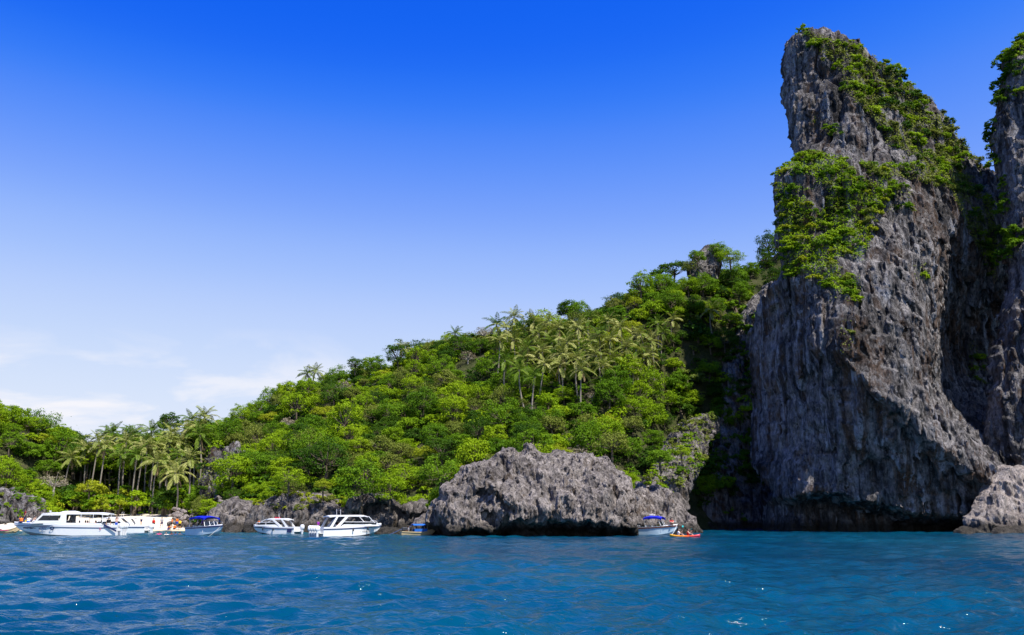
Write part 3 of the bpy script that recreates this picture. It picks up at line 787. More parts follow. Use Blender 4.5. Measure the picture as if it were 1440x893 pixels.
def put_tree(key, v, loc, s, rz, label, group, name='broadleaf_tree', cat='tree', sz=1.0):
    cm_, tm, h = TREE_KINDS[key][v % len(TREE_KINDS[key])]
    e = empty(name, loc, rz); e.scale = (s, s, s * sz)
    link('crown', cm_, e); link('trunk', tm, e)
    tag(e, label, cat, group)
    return e
KIND_WORD = {'bright': 'bright green', 'mid': 'mid green', 'dark': 'dark green', 'olive': 'dull olive', 'dry': 'bare greyish brown', 'yellow': 'yellow green', 'umbrella': 'flat topped'}

def in_px(P, poly):
    px = to_px(P)
    return poly_sd(px[..., 0], px[..., 1], poly) > 0
BARE = [(886, 760), (886, 690), (925, 640), (960, 575), (1012, 545), (1030, 600), (985, 665), (985, 760)]
VALLEY = [(70, 745), (75, 650), (110, 625), (290, 600), (300, 640), (268, 690), (305, 745)]
GROVE = [(690, 525), (690, 450), (760, 430), (860, 430), (960, 440), (940, 520), (800, 545)]
def hidden(x, y, z, top, base):
    """beyond the crest, as seen from the boat"""
    h = np.zeros(len(x), bool)
    for t in np.linspace(0.62, 0.97, 26):
        yy = y * t
        ok = (yy > 127) & (yy < y - 4)
        h |= ok & ((ground(x * t, yy) + base - CAMZ) / yy > (z + top - CAMZ) / y)
    return h
def build_forest():
    rs = np.random.RandomState(11)
    c = rs.uniform([-125, 130], [80, 222], (30000, 2)); x, y = c[:, 0], c[:, 1]
    z = ground(x, y); p = to_px(np.stack([x, y, z + 3], 1))
    ok = (z > 1.6) & (p[:, 0] > -40) & (p[:, 0] < 1110) & (poly_sd(p[:, 0], p[:, 1], BARE) < -6) & (poly_sd(p[:, 0], p[:, 1], VALLEY) < 0)
    ok &= ~((y > 150) & hidden(x, y, z, 5.5, 2.5))
    grove = poly_sd(p[:, 0], p[:, 1], GROVE) > 0
    sp = np.where(grove, 3.9, 3.2); sp = np.where(p[:, 0] > 1030, 5.0, sp)
    pts = []; A = np.zeros((0, 2))
    for i in np.where(ok)[0]:
        if len(pts) >= 590: break
        if len(A) and (((A - (x[i], y[i])) * (1, 0.92)) ** 2).sum(1).min() < sp[i] ** 2: continue
        pts.append((x[i], y[i], z[i], p[i, 0], p[i, 1])); A = np.array([q_[:2] for q_ in pts])
    patch = gnoise(np.array([(a / 13, b / 13, 0) for a, b, *_ in pts]), 8)
    nb = 0
    for (x, y, z, px, py), f in zip(pts, patch):
        u = rs.uniform() + f * 0.55
        high = py < 560 and px < 720
        if px < 110: key = 'bright' if u > 0.3 else 'mid'
        elif px > 1000: key = 'mid' if u > 0.4 else 'dark'
        elif u > 0.66: key = 'bright'
        elif u > 0.40: key = 'mid' if not (high and rs.uniform() < 0.35) else 'olive'
        elif u > 0.20: key = 'dark'
        elif u > 0.05: key = 'olive'
        else: key = 'dry' if rs.uniform() < 0.5 else 'olive'
        if key == 'bright' and rs.uniform() < 0.15: key = 'yellow'
        scrub = key in ('olive', 'dry', 'yellow') or nb >= 290; nb += not scrub
        s = rs.uniform(0.55, 0.98) * (0.88 if high else 1.0)
        if z < 6: s *= 0.75
        if px < 110: where = 'on the small hill by the left frame edge'
        elif px < 480: where = 'on the low end of the main hill'
        elif px > 985: where = 'on the hill next to the cliff'
        elif py < 500: where = 'along the upper slope of the main hill'
        elif py > 620: where = 'above the rocky shore of the main hill'
        else: where = 'on the middle slope of the main hill'
        put_tree(key, rs.randint(9), (x, y, z - 0.5), s, rs.uniform(0, 6.28), f'{KIND_WORD[key]} {"scrub" if scrub else "broadleaf"} tree {where}', f'{KIND_WORD[key]} trees {where}', 'scrub_tree' if scrub else 'broadleaf_tree', sz=rs.uniform(0.8, 1.3))
    print('TREES', len(pts), round(time.time() - T0, 1))
build_forest()

def build_undergrowth():
    """low growth that fills the forest floor between the trees"""
    rs = np.random.RandomState(5)
    protos = [crown_np(400 + i, 1.25, 0.9, 14, 22, 0.19, -0.2)[:2] for i in range(5)]
    mats = ['leaf_mid', 'leaf_bright', 'leaf_dark', 'leaf_olive']
    acc = {m: [] for m in mats}
    n = 0
    cand = rs.uniform([-130, 128], [82, 222], (26000, 2))
    zz = ground(cand[:, 0], cand[:, 1])
    pp = to_px(np.stack([cand[:, 0], cand[:, 1], zz], 1))
    bsd = poly_sd(pp[:, 0], pp[:, 1], BARE)
    fn = gnoise(np.stack([cand[:, 0] / 11, cand[:, 1] / 11, 0 * zz], 1), 9)
    ok = (zz > 1.2) & (pp[:, 0] > -30) & (pp[:, 0] < 1100) & ((bsd < 0) | (rs.uniform(size=len(zz)) > 0.86))
    ok &= ~((cand[:, 1] > 150) & hidden(cand[:, 0], cand[:, 1], zz, 1.6, 0.5))
    for i in np.where(ok)[0]:
        x, y = cand[i]; z = zz[i]; px, py = pp[i]
        k = 'leaf_bright' if fn[i] > 0.12 else ('leaf_olive' if fn[i] < -0.28 else ('leaf_mid' if rs.uniform() < 0.6 else 'leaf_dark'))
        if 75 < px < 300 and y > 155: k = 'leaf_bright' if rs.uniform() < 0.5 else 'leaf_mid'
        v, f = protos[rs.randint(5)]
        s = rs.uniform(0.7, 1.5); a = rs.uniform(0, 6.28); ca, sa = math.cos(a) * s, math.sin(a) * s
        w = np.stack([v[:, 0] * ca - v[:, 1] * sa + x, v[:, 0] * sa + v[:, 1] * ca + y, v[:, 2] * s + z + 0.35], 1)
        acc[k].append((w, f)); n += 1
        if n >= 1250: break
    vs_ = []; 
    labels = {'leaf_mid': 'mid green', 'leaf_bright': 'bright green', 'leaf_dark': 'dark green', 'leaf_olive': 'dull olive'}
    for k in mats:
        if not acc[k]: continue
        V, Fc = join_np(acc[k])
        tag(link('undergrowth', mesh_np('undergrowth', V, Fc, M[k], False)), labels[k] + ' low undergrowth covering the hill between the trees', 'undergrowth', kind='stuff')
    print('UNDERGROWTH', n, round(time.time() - T0, 1))
build_undergrowth()
# ------------------------------------------------------------------ palms
def frond_mesh(name, mat, e0, droop, length, seed, nl=22):
    """one feather leaf growing along +x from the crown"""
    rs = np.random.RandomState(seed)
    n = 9; P = [np.zeros(3)]; T = []
    for i in range(n):
        a = R(e0) - R(droop) * ((i + 0.5) / n) ** 1.25
        d = np.array([math.cos(a), 0.04 * math.sin(i * 0.7 + seed), math.sin(a)]); T.append(d)
        P.append(P[-1] + d * length / n)
    P = np.array(P); T = np.array(T + [T[-1]])
    rv, rf = tube_np(P, np.linspace(0.05, 0.012, n + 1), 3)
    parts = [(rv, rf)]
    for s in np.linspace(0.13, 0.99, nl):
        f = s * n; i = min(int(f), n - 1); b = P[i] + (P[i + 1] - P[i]) * (f - i); t = T[i]
        up = np.cross(t, (0, 1, 0)); up = up * (1 if up[2] > 0 else -1)
        ln = 0.95 * length / 4 * (math.sin(math.pi * min(0.97, 0.16 + s * 0.78)) ** 0.7) * rs.uniform(0.85, 1.1)
        for sd in (-1, 1):
            d = t * 0.62 + np.array([0, sd, 0]) * 0.80 + np.array([0, 0, -0.42]) * rs.uniform(0.5, 1.5) + up * 0.15
            d /= np.linalg.norm(d)
            w = np.cross(d, up); w /= np.linalg.norm(w) + 1e-9; w *= 0.062
            m = b + d * ln * 0.45; tip = b + d * ln + np.array([0, 0, -0.16 * ln])
            parts.append((np.array([b, m + w, tip, m - w]), np.array([[0, 1, 2, 3]])))
    V, Fc = join_np(parts)
    return mesh_np(name, V, Fc, M[mat], False)
FRONDS = {}
for kind, mat in (('dry', 'frond_dry'), ('green', 'frond_green')):
    FRONDS[kind] = [[frond_mesh('frond', mat, e, dr, ln, 7 * j + k) for k in range(2)] for j, (e, dr, ln) in enumerate([(74, 50, 3.3), (52, 75, 3.9), (28, 78, 4.1), (4, 66, 4.0), (-28, 48, 3.5)])]
FRONDS['dead'] = [frond_mesh('dead_frond', 'frond_dead', -52, 34, 2.8, 60 + k, 14) for k in range(2)]
def palm(loc_base, top, kind, seed, label, group, size=1.0, nf=17, dead=1):
    rs = np.random.RandomState(seed)
    b = np.array(loc_base, float); t = np.array(top, float); h = t[2] - b[2]
    e = empty('coconut_palm', tuple(b))
    d = t - b; lean = rs.uniform(-0.5, 0.5)
    pts = [np.array([0, 0, -0.6])] + [np.array([d[0] * f ** 1.5 + lean * math.sin(f * 3.1), d[1] * f ** 1.5, h * f]) for f in (0.12, 0.3, 0.5, 0.7, 0.88, 1.0)]
    v, f_ = tube_np(pts, [0.26, 0.19, 0.16, 0.145, 0.135, 0.125, 0.17], 7)
    link('trunk', mesh_np('trunk', v, f_, M['palm_bark'], True), e)
    for i in range(nf):
        f = i / nf
        ring = min(4, int(f * 5 + rs.uniform(-0.3, 0.3))) if f > 0 else 0
        o = link('frond', FRONDS[kind][max(0, ring)][rs.randint(2)], e)
        o.location = tuple(pts[-1] + np.array([0, 0, 0.15 - 0.3 * f])); s = size * rs.uniform(0.85, 1.12); o.scale = (s, s, s)
        o.rotation_euler = (rs.uniform(-0.25, 0.25), rs.uniform(-0.12, 0.12), i * 2.39996 + rs.uniform(-0.3, 0.3))
    for i in range(dead):
        o = link('dead_frond', FRONDS['dead'][i % 2], e); o.location = tuple(pts[-1] + np.array([0, 0, -0.2]))
        o.rotation_euler = (0, rs.uniform(-0.1, 0.2), rs.uniform(0, 6.28)); o.scale = (size,) * 3
    tag(e, label, 'palm tree', group)
    return e
def ray_ground(px, py, h, y0=128, y1=232):
    Y = np.arange(y0, y1, 0.5); P = np.array([at(px, py, v) for v in Y])
    g = P[:, 2] - ground(P[:, 0], P[:, 1])
    k = np.where(g <= h)[0]
    return P[k[0]] if len(k) else None

rs = np.random.RandomState(31)
grove = [(698, 457), (712, 462), (723, 446), (745, 441), (742, 489), (757, 469), (797, 482), (823, 492), (843, 470), (880, 489), (925, 455), (946, 450), (932, 468), (812, 505), (710, 507), (766, 512), (787, 514), (752, 530), (865, 505), (889, 512),
         (912, 502), (735, 466), (776, 482), (856, 452), (736, 503), (812, 462), (786, 462), (838, 500), (770, 452), (828, 447), (900, 470), (703, 480), (722, 478), (750, 452), (790, 497), (808, 476), (832, 482), (858, 478), (872, 462), (895, 492), (915, 480), (848, 515), (730, 520), (762, 495), (818, 520)]
for i, (px, py) in enumerate(grove):
    h = rs.uniform(5.0, 9.0)
    p = ray_ground(px, py, h)
    if p is None: continue
    kd = 'dry' if rs.uniform() < 0.68 else 'green'
    row = 'skyline row' if py < 456 else ('upper row' if py < 478 else ('middle row' if py < 498 else 'lowest row'))
    end = 'seaward side' if px < 745 else ('centre' if px < 850 else 'nearer the cliff')
    lab = f'{"pale" if kd == "dry" else "green"} coconut palm in the {row} of the hill grove, {end}'
    grp = f'{"pale" if kd == "dry" else "green"} palms, {row} of the hill grove, {end}'
    palm((p[0] + rs.uniform(-1, 1), p[1], p[2] - h), p, kd, 500 + i, lab, grp, rs.uniform(0.68, 0.92), dead=rs.randint(0, 3))
for i, (px, py, lab) in enumerate([(379, 547, 'single slim coconut palm on the skyline of the low hill end'), (432, 526, 'coconut palm on the skyline, lower left one of a close pair'), (444, 522, 'coconut palm on the skyline, upper right one of a close pair'),
                                   (351, 562, 'small coconut palm half hidden on the skyline above the dark crag'), (999, 437, 'dark coconut palm alone near the cliff shadow'), (655, 452, 'small palm on the skyline just seaward of the grove'), (676, 448, 'small palm on the skyline between the grove and the open crest'), (640, 470, 'small palm below the skyline seaward of the grove'),
                                   (566, 490, 'small palm breaking the skyline halfway along the crest'), (318, 572, 'coconut palm on the skyline above the dark crag'), (300, 578, 'coconut palm where the beach grove meets the hill')]):
    h = 5.5; p = ray_ground(px, py + 12, 3.0)
    if p is None: continue
    t = at(px, py, p[1]); palm((t[0], t[1], float(ground(t[0], t[1]))), t, 'green' if i % 2 else 'dry', 560 + i, lab, None, 0.72 if i != 4 else 0.9)
valley = [(100, 644, 183, 'dry'), (113, 624, 192, 'green'), (139, 622, 186, 'dry'), (159, 609, 196, 'green'), (170, 641, 178, 'green'), (203, 629, 180, 'dry'), (208, 618, 186, 'green'), (213, 606, 194, 'green'), (237, 622, 184, 'dry'), (241, 610, 190, 'dry'),
          (262, 603, 192, 'dry'), (270, 592, 196, 'green'), (288, 586, 194, 'dry'), (267, 647, 172, 'dry'), (233, 656, 178, 'green'), (248, 666, 168, 'dry'), (225, 640, 184, 'green'), (187, 612, 194, 'green'), (152, 612, 198, 'green'), (279, 600, 190, 'dry'), (130, 640, 190, 'green'), (218, 632, 182, 'dry'), (120, 632, 186, 'dry'), (148, 628, 182, 'dry'), (178, 622, 188, 'dry'), (193, 640, 176, 'green'), (230, 606, 196, 'green'), (252, 622, 186, 'dry'), (256, 640, 178, 'green'), (281, 612, 186, 'green'), (222, 650, 174, 'dry')]
vlab = {0: 'low spreading pale palm at the near left of the beach grove', 2: 'palm with a skirt of dead hanging fronds left of the tall beach palms', 4: 'slim green palm with a bare trunk standing forward in the beach grove', 5: 'tall pale palm on a long straight double trunk line behind the beach',
        13: 'slender palm on a long bare trunk nearest the dark crag', 15: 'short drooping pale palm lowest in the beach grove', 12: 'pale palm highest on the right end of the beach grove'}
for i, (px, py, Y, k) in enumerate(valley):
    t = at(px, py, Y)
    g = max(float(ground(t[0], Y)), 0.4)
    palm((t[0] + rs.uniform(-0.8, 0.8), Y, g), t, k, 600 + i, vlab.get(i, ('pale' if k == 'dry' else 'green') + ' coconut palm in the grove behind the beach'), None if i in vlab else 'coconut palms behind the beach', rs.uniform(0.8, 1.05), dead=3 if i == 2 else 1)

# ------------------------------------------------------------------ plants of the valley, crest and shore
def place_px(key, v, px, py, Y, s, label, group=None, sz=1.0, name='broadleaf_tree', cat='tree'):
    """a tree whose crown top shows at (px, py)"""
    h = TREE_KINDS[key][v % len(TREE_KINDS[key])][2]
    x, y, z = at(px, py, Y)
    g = float(ground(x, y)) - 0.3
    want = z - g
    return put_tree(key, v, (x, y, max(g, z - h * s * 1.05 * sz)), s, rs.uniform(0, 6.28), label, group, name, cat, sz)
for i in range(46):
    px = rs.uniform(78, 300); Y = rs.uniform(186, 214); 
    top = np.interp(px, [75, 110, 150, 200, 240, 300], [612, 606, 612, 610, 600, 586]) + rs.uniform(2, 34)
    place_px(['mid', 'dark', 'mid', 'bright', 'dark'][i % 5], i, px, top, Y, rs.uniform(0.8, 1.15), KIND_WORD[['mid', 'dark', 'mid', 'bright', 'dark'][i % 5]] + ' tree filling in behind the beach palms', 'trees behind the beach palms', rs.uniform(0.9, 1.3))
place_px('dark', 1, 241, 580, 205, 0.9, 'rounded dark tree rising above the beach palms on the skyline')
place_px('dark', 0, 100, 606, 206, 1.1, 'wide dark tree on the skyline beside the small left hill', sz=0.8)
place_px('yellow', 0, 128, 677, 172, 1.0, 'yellow green round tree at the back of the beach', sz=0.9)
place_px('dry', 1, 78, 666, 172, 0.95, 'bare silvery bush of tangled twigs left of the yellow green tree', name='bare_bush', cat='bush')
for i in range(70):
    px = rs.uniform(70, 285); u = rs.uniform(); Y = 167 + 18 * u
    x = (px - CX) / F_PX * Y
    k = ['bush_bright', 'bush_mid', 'bush_yellow', 'bush_bright', 'bush_mid', 'bush_dark'][i % 6]
    g = max(float(ground(x, Y)), beach_z(x, Y) if x > -112 else 0) - 0.1
    put_tree(k, i, (x, Y, g), rs.uniform(1.0, 1.9), rs.uniform(0, 6.28), {'bush_bright': 'bright green', 'bush_mid': 'mid green', 'bush_yellow': 'yellow green', 'bush_dark': 'dark green'}[k] + ' bush growing between the beach and the palms', 'bushes along the back of the beach', 'beach_bush', 'bush')
# shaded growth in the corner between the rock slope and the cliff
for i in range(12):
    px = rs.uniform(985, 1085); py = rs.uniform(560, 705); q_ = ray_ground(px, py, 1.5, 140, 205)
    if q_ is None: continue
    k = ['bush_mid', 'bush_dark', 'mid', 'bush_bright'][i % 4]
    put_tree(k, i, (q_[0], q_[1], float(ground(q_[0], q_[1])) - 0.2), rs.uniform(0.9, 1.6) * (0.45 if k == 'mid' else 1.0), i * 1.1, {'bush_mid': 'mid green', 'bush_dark': 'dark green', 'mid': 'taller mid green', 'bush_bright': 'bright green'}[k] + ' bush in the shaded corner beside the cliff', 'bushes in the shaded corner', 'shade_bush', 'bush')
# the steep flank that climbs from the rock slope to the cliff, half in its shadow
for i in range(150):
    px = rs.uniform(930, 1092); py = rs.uniform(392, 700)
    if px < np.interp(py, [392, 470, 560, 620, 700], [985, 930, 945, 975, 985]): continue
    q_ = ray_ground(px, py, 1.2, 132, 212)
    if q_ is None: continue
    k = ['bush_mid', 'bush_bright', 'bush_dark', 'bush_olive', 'mid', 'bright'][rs.randint(6)]; g_ = float(ground(q_[0], q_[1]))
    if g_ < 0.8 or (px > 1000 and i % 3): continue
    put_tree(k, i, (q_[0], q_[1], g_ - 0.3), rs.uniform(1.0, 1.9) * (0.42 if k in ('mid', 'bright') else 1.0), i * 1.1, {'bush_mid': 'mid green bush', 'bush_bright': 'bright green bush', 'bush_dark': 'dark green bush', 'bush_olive': 'olive bush', 'mid': 'small mid green tree', 'bright': 'small bright green tree'}[k] + (' in the cliff shadow on the steep flank' if px > 1000 else ' on the steep flank beside the cliff shadow'), ('shaded' if px > 1000 else 'sunlit') + ' growth on the steep flank, ' + k.replace('_', ' '), 'flank_bush', 'bush')
# crest trees
for i, (px, py, Y, k, s, lab) in enumerate([(800, 424, 204, 'dark', 1.05, 'large dark tree with loose crown on the skyline beside the palms'), (930, 380, 206, 'umbrella', 1.0, 'flat topped dark tree on the crest left of the rock knob'), (948, 377, 205, 'umbrella', 1.0, 'flat topped tree on the crest nearest the rock knob'),
                                            (868, 412, 206, 'dark', 0.8, 'dark tree where the crest starts to climb to the rock knob'), (900, 402, 205, 'mid', 0.8, 'mid green tree on the crest before the flat topped trees'), (980, 352, 199, 'mid', 0.62, 'bush wrapped round the left side of the crest rock knob'),
                                            (1008, 341, 203, 'mid', 0.75, 'green tree growing on top of the crest rock knob'), (1026, 350, 199, 'bright', 0.75, 'green tree on the right shoulder of the crest rock knob'), (970, 368, 199, 'olive', 0.6, 'olive bush below the left side of the crest rock knob'),
                                            (500, 503, 207, 'dark', 0.6, 'small dark tree standing up on the low skyline')]):
    place_px(k, i, px, py, Y, s, lab)
# trees close to the shore that show one by one
for i, (px, py, Y, k, s, lab) in enumerate([(927, 634, 131, 'mid', 0.62, 'round mid green tree growing on the bare rock slope'), (958, 628, 137, 'bright', 0.4, 'small bright green bush on the rock slope beside the shadow edge'), (510, 650, 135, 'mid', 0.95, 'dense green tree overhanging the caves in the shore rock'),
                                            (408, 658, 138, 'bright', 0.6, 'bright green bush above the pale rock ledge'), (455, 676, 136, 'yellow', 0.5, 'yellow green bush spilling over the pale rock ledge'), (860, 610, 136, 'olive', 0.8, 'dull green tree behind the right end of the great boulder'),
                                            (550, 668, 133, 'bright', 0.7, 'bright green tree just above the undercut rock wall'), (620, 648, 127, 'mid', 0.8, 'green tree behind the left end of the great boulder')]):
    x, y, z = at(px, py, Y); h = TREE_KINDS[k][i % len(TREE_KINDS[k])][2] * s
    put_tree(k, i, (x, y, z - h), s, i * 1.3, lab, None)

# ------------------------------------------------------------------ shrubs and creepers on the rock
def visible_verts(V, cell=3.0):
    p = to_px(V); k = (np.floor(p[:, 0] / cell).astype(int) + 2000) * 4000 + np.floor(p[:, 1] / cell).astype(int) + 1000
    u, inv = np.unique(k, return_inverse=True)
    mn = np.full(len(u), 1e9); np.minimum.at(mn, inv, V[:, 1])
    return V[:, 1] < mn[inv] + 1.2, p
LEDGE = [(1089, 225), (1140, 214), (1190, 222), (1252, 238), (1258, 270), (1232, 300), (1222, 345), (1200, 385), (1205, 420), (1165, 405), (1140, 385), (1104, 392), (1097, 330)]
BACK = [(1128, 44), (1200, 62), (1262, 92), (1322, 132), (1350, 185), (1374, 225), (1398, 300), (1400, 398), (1368, 338), (1335, 265), (1245, 245), (1250, 215), (1235, 175), (1190, 130), (1180, 100), (1150, 72)]
TUFTS = [[(1143, 165), (1182, 163), (1184, 188), (1146, 192)], [(1160, 390), (1212, 385), (1208, 430), (1168, 425)], [(1284, 372), (1300, 372), (1300, 396), (1286, 394)], [(1360, 480), (1390, 480), (1385, 545), (1362, 540)], [(1395, 325), (1440, 325), (1440, 365), (1398, 362)],
         [(1398, 70), (1440, 40), (1450, 110), (1400, 140)], [(1218, 250), (1300, 270), (1290, 300), (1225, 300)], [(1180, 450), (1200, 450), (1196, 500), (1182, 500)]]
def plants_on(rock, polys, n, keys, spacing, smin, smax, label, group, seed, creep=0.0, steep=None):
    o, V, Q = rock
    rs = np.random.RandomState(seed)
    vis, p = visible_verts(V)
    ins = np.zeros(len(V), bool)
    for poly in polys: ins |= poly_sd(p[:, 0], p[:, 1], poly) > 0
    c = np.where(vis & ins)[0]
    if len(c) == 0: return
    rs.shuffle(c); pts = np.zeros((0, 3)); patch = gnoise(V[c] / 6.0, seed)
    cnt = 0
    for j, i in enumerate(c):
        if cnt >= n: break
        if patch[j] < -0.22: continue
        if len(pts) and ((pts - V[i]) ** 2).sum(1).min() < spacing ** 2: continue
        pts = np.concatenate([pts, V[i:i + 1]]); cnt += 1
        k = keys[0] if patch[j] > 0.18 else keys[rs.randint(len(keys))]
        s = rs.uniform(smin, smax)
        put_tree(k, rs.randint(3), tuple(V[i] + np.array([0, 0.35, -0.55 * s])), s, rs.uniform(0, 6.28), {'bush_bright': 'bright green', 'bush_olive': 'olive', 'bush_mid': 'mid green', 'bush_dark': 'dark green', 'bush_yellow': 'yellow green'}[k] + ' ' + label, {'bush_bright': 'bright green', 'bush_olive': 'olive', 'bush_mid': 'mid green', 'bush_dark': 'dark green', 'bush_yellow': 'yellow green'}[k] + ' ' + group, 'cliff_shrub' if seed in (900, 901) else 'rock_shrub', 'shrub')
    if creep > 0:
        f = patch + 0.4 * gnoise(V[c] / 1.8, seed + 1)
        m = c[(f > -0.16) & (rs.uniform(size=len(c)) < creep)]
        P = V[m] + rs.normal(size=(len(m), 3)) * 0.16 + np.array([0, -0.22, 0.12])
        lv, lf = leaf_quads(P, rs.normal(size=(len(m), 3)) * 0.5 + np.array([0.1, -0.6, 0.8]), 0.17, rs)
        return lv, lf
CREEP = []
for rock, polys, n, keys, sp, a, b, lab, grp, sd, cr in [
        (ROCKS[0], [LEDGE], 148, ['bush_bright', 'bush_mid', 'bush_olive', 'bush_yellow'], 1.0, 0.55, 1.05, 'shrub on the overgrown ledge halfway up the cliff', 'shrubs on the cliff ledge', 900, 0.95),
        (ROCKS[0], [BACK], 150, ['bush_bright', 'bush_olive', 'bush_dark', 'bush_mid', 'bush_olive'], 1.3, 0.65, 1.3, 'shrub on the sloping back of the cliff spire', 'shrubs on the back of the spire', 901, 0.9),
        (ROCKS[0], TUFTS, 30, ['bush_mid', 'bush_bright', 'bush_olive'], 1.3, 0.5, 0.95, 'shrub rooted in a crack of the bare cliff face', 'shrubs in cracks of the cliff face', 902, 0.12),
        (ROCKS[1], [TUFTS[4], TUFTS[5], [(1385, 160), (1402, 150), (1404, 240), (1386, 235)], [(1405, 60), (1440, 30), (1460, 120), (1402, 150)], [(1400, 240), (1420, 250), (1415, 320), (1400, 320)]], 46, ['bush_mid', 'bush_dark', 'bush_bright'], 1.2, 0.6, 1.2, 'shrub on the cliff at the right frame edge', 'shrubs on the right-hand cliff', 903, 0.10),
        (ROCKS[4], [[(900, 700), (930, 640), (985, 560), (1015, 560), (985, 660), (960, 690)]], 42, ['bush_olive', 'bush_mid', 'bush_bright'], 1.4, 0.4, 1.0, 'shrub on the bare rock slope', 'shrubs on the rock slope', 904, 0.12),
        (ROCKS[6], [[(990, 700), (1010, 560), (1030, 490), (1090, 400), (1062, 690)]], 60, ['bush_mid', 'bush_bright', 'bush_dark'], 1.7, 0.7, 1.5, 'shrub on the dark rock wall beside the cliff', 'shrubs on the dark rock wall', 908, 0.06),
        (ROCKS[11], [[(275, 705), (282, 655), (300, 622), (345, 618), (340, 690)]], 10, ['bush_mid', 'bush_dark', 'bush_bright'], 1.6, 0.6, 1.1, 'bush on the dark crag above the beach end', 'bushes on the dark crag', 906, 0.15),
        (ROCKS[13], [[(0, 700), (0, 684), (35, 690), (66, 712), (66, 730), (0, 725)]], 8, ['bush_mid', 'bush_bright', 'bush_olive'], 2.0, 0.5, 1.0, 'bush on the dark shore rocks by the left frame edge', 'bushes on the left shore rocks', 907, 0.0),
        (ROCKS[8], [[(350, 700), (480, 690), (486, 712), (345, 720)]], 16, ['bush_yellow', 'bush_olive'], 1.1, 0.4, 0.75, 'dry tuft on top of the pale rock ledge', 'dry tufts on the shore rocks', 905, 0.0)]:
    r = plants_on(rock, polys, n, keys, sp, a, b, lab, grp, sd, cr)
    if r is not None: CREEP.append(r)
tag(link('creepers', mesh_np('creepers', *CREEP.pop(0), M['leaf_bright'], False)), 'bright low creepers covering the overgrown cliff ledge', 'creepers', kind='stuff')
V, Fc = join_np(CREEP)
tag(link('creepers', mesh_np('creepers', V, Fc, M['leaf_olive'], False)), 'low creepers and grass clinging to the cliff between the shrubs', 'creepers', kind='stuff')
print('PLANTS', round(time.time() - T0, 1))
# ------------------------------------------------------------------ boats
M['gel'] = plain('white_gelcoat', (0.80, 0.80, 0.80), 0.25, 0, 0.5, 0.05, 1.5)
M['gel_blue'] = plain('pale_blue_gelcoat', (0.52, 0.66, 0.74), 0.3, 0, 0.5, 0.08, 1.5)
M['deck'] = plain('deck_cream', (0.70, 0.68, 0.63), 0.6, 0, 0.3, 0.15, 4)
M['navy'] = plain('navy_stripe', (0.012, 0.02, 0.09), 0.35)
M['black'] = plain('black_rubber', (0.015, 0.015, 0.018), 0.5, 0, 0.4, 0.3, 8)
M['glass'] = plain('tinted_glass', (0.012, 0.016, 0.02), 0.06, 0, 0.6)
M['canvas'] = plain('royal_blue_canvas', (0.004, 0.012, 0.42), 0.75, 0, 0.2, 0.25, 3)
M['steel'] = plain('steel', (0.62, 0.63, 0.65), 0.25, 1.0)
M['cowl'] = plain('white_cowling', (0.72, 0.73, 0.75), 0.3, 0, 0.5, 0.08, 6)
M['cowl_dark'] = plain('dark_cowling', (0.04, 0.042, 0.05), 0.35, 0, 0.5, 0.2, 6)
M['wood'] = plain('varnished_wood', (0.30, 0.15, 0.06), 0.45, 0, 0.4, 0.4, 5)
M['wood_pale'] = plain('pale_wood', (0.62, 0.47, 0.27), 0.55, 0, 0.3, 0.3, 5)
M['tarp'] = plain('bright_blue_tarp', (0.02, 0.13, 0.50), 0.7, 0, 0.2, 0.25, 4)
M['red_cloth'] = plain('red_ribbon', (0.50, 0.015, 0.05), 0.8, 0, 0.2, 0.3, 6)
M['yellow_cloth'] = plain('yellow_ribbon', (0.75, 0.55, 0.06), 0.8, 0, 0.2, 0.3, 6)
M['pink'] = plain('pink_paint', (0.70, 0.10, 0.25), 0.5, 0, 0.4, 0.2, 6)
M['cushion'] = plain('seat_cushion', (0.68, 0.66, 0.64), 0.7, 0, 0.3, 0.15, 6)
M['rope'] = plain('white_rope', (0.70, 0.67, 0.60), 0.9, 0, 0.1, 0.2, 20)
M['orange'] = plain('orange_vest', (0.85, 0.16, 0.01), 0.7, 0, 0.2, 0.25, 8)
M['antifoul'] = plain('dark_red_antifouling', (0.13, 0.035, 0.02), 0.6, 0, 0.3, 0.3, 5)

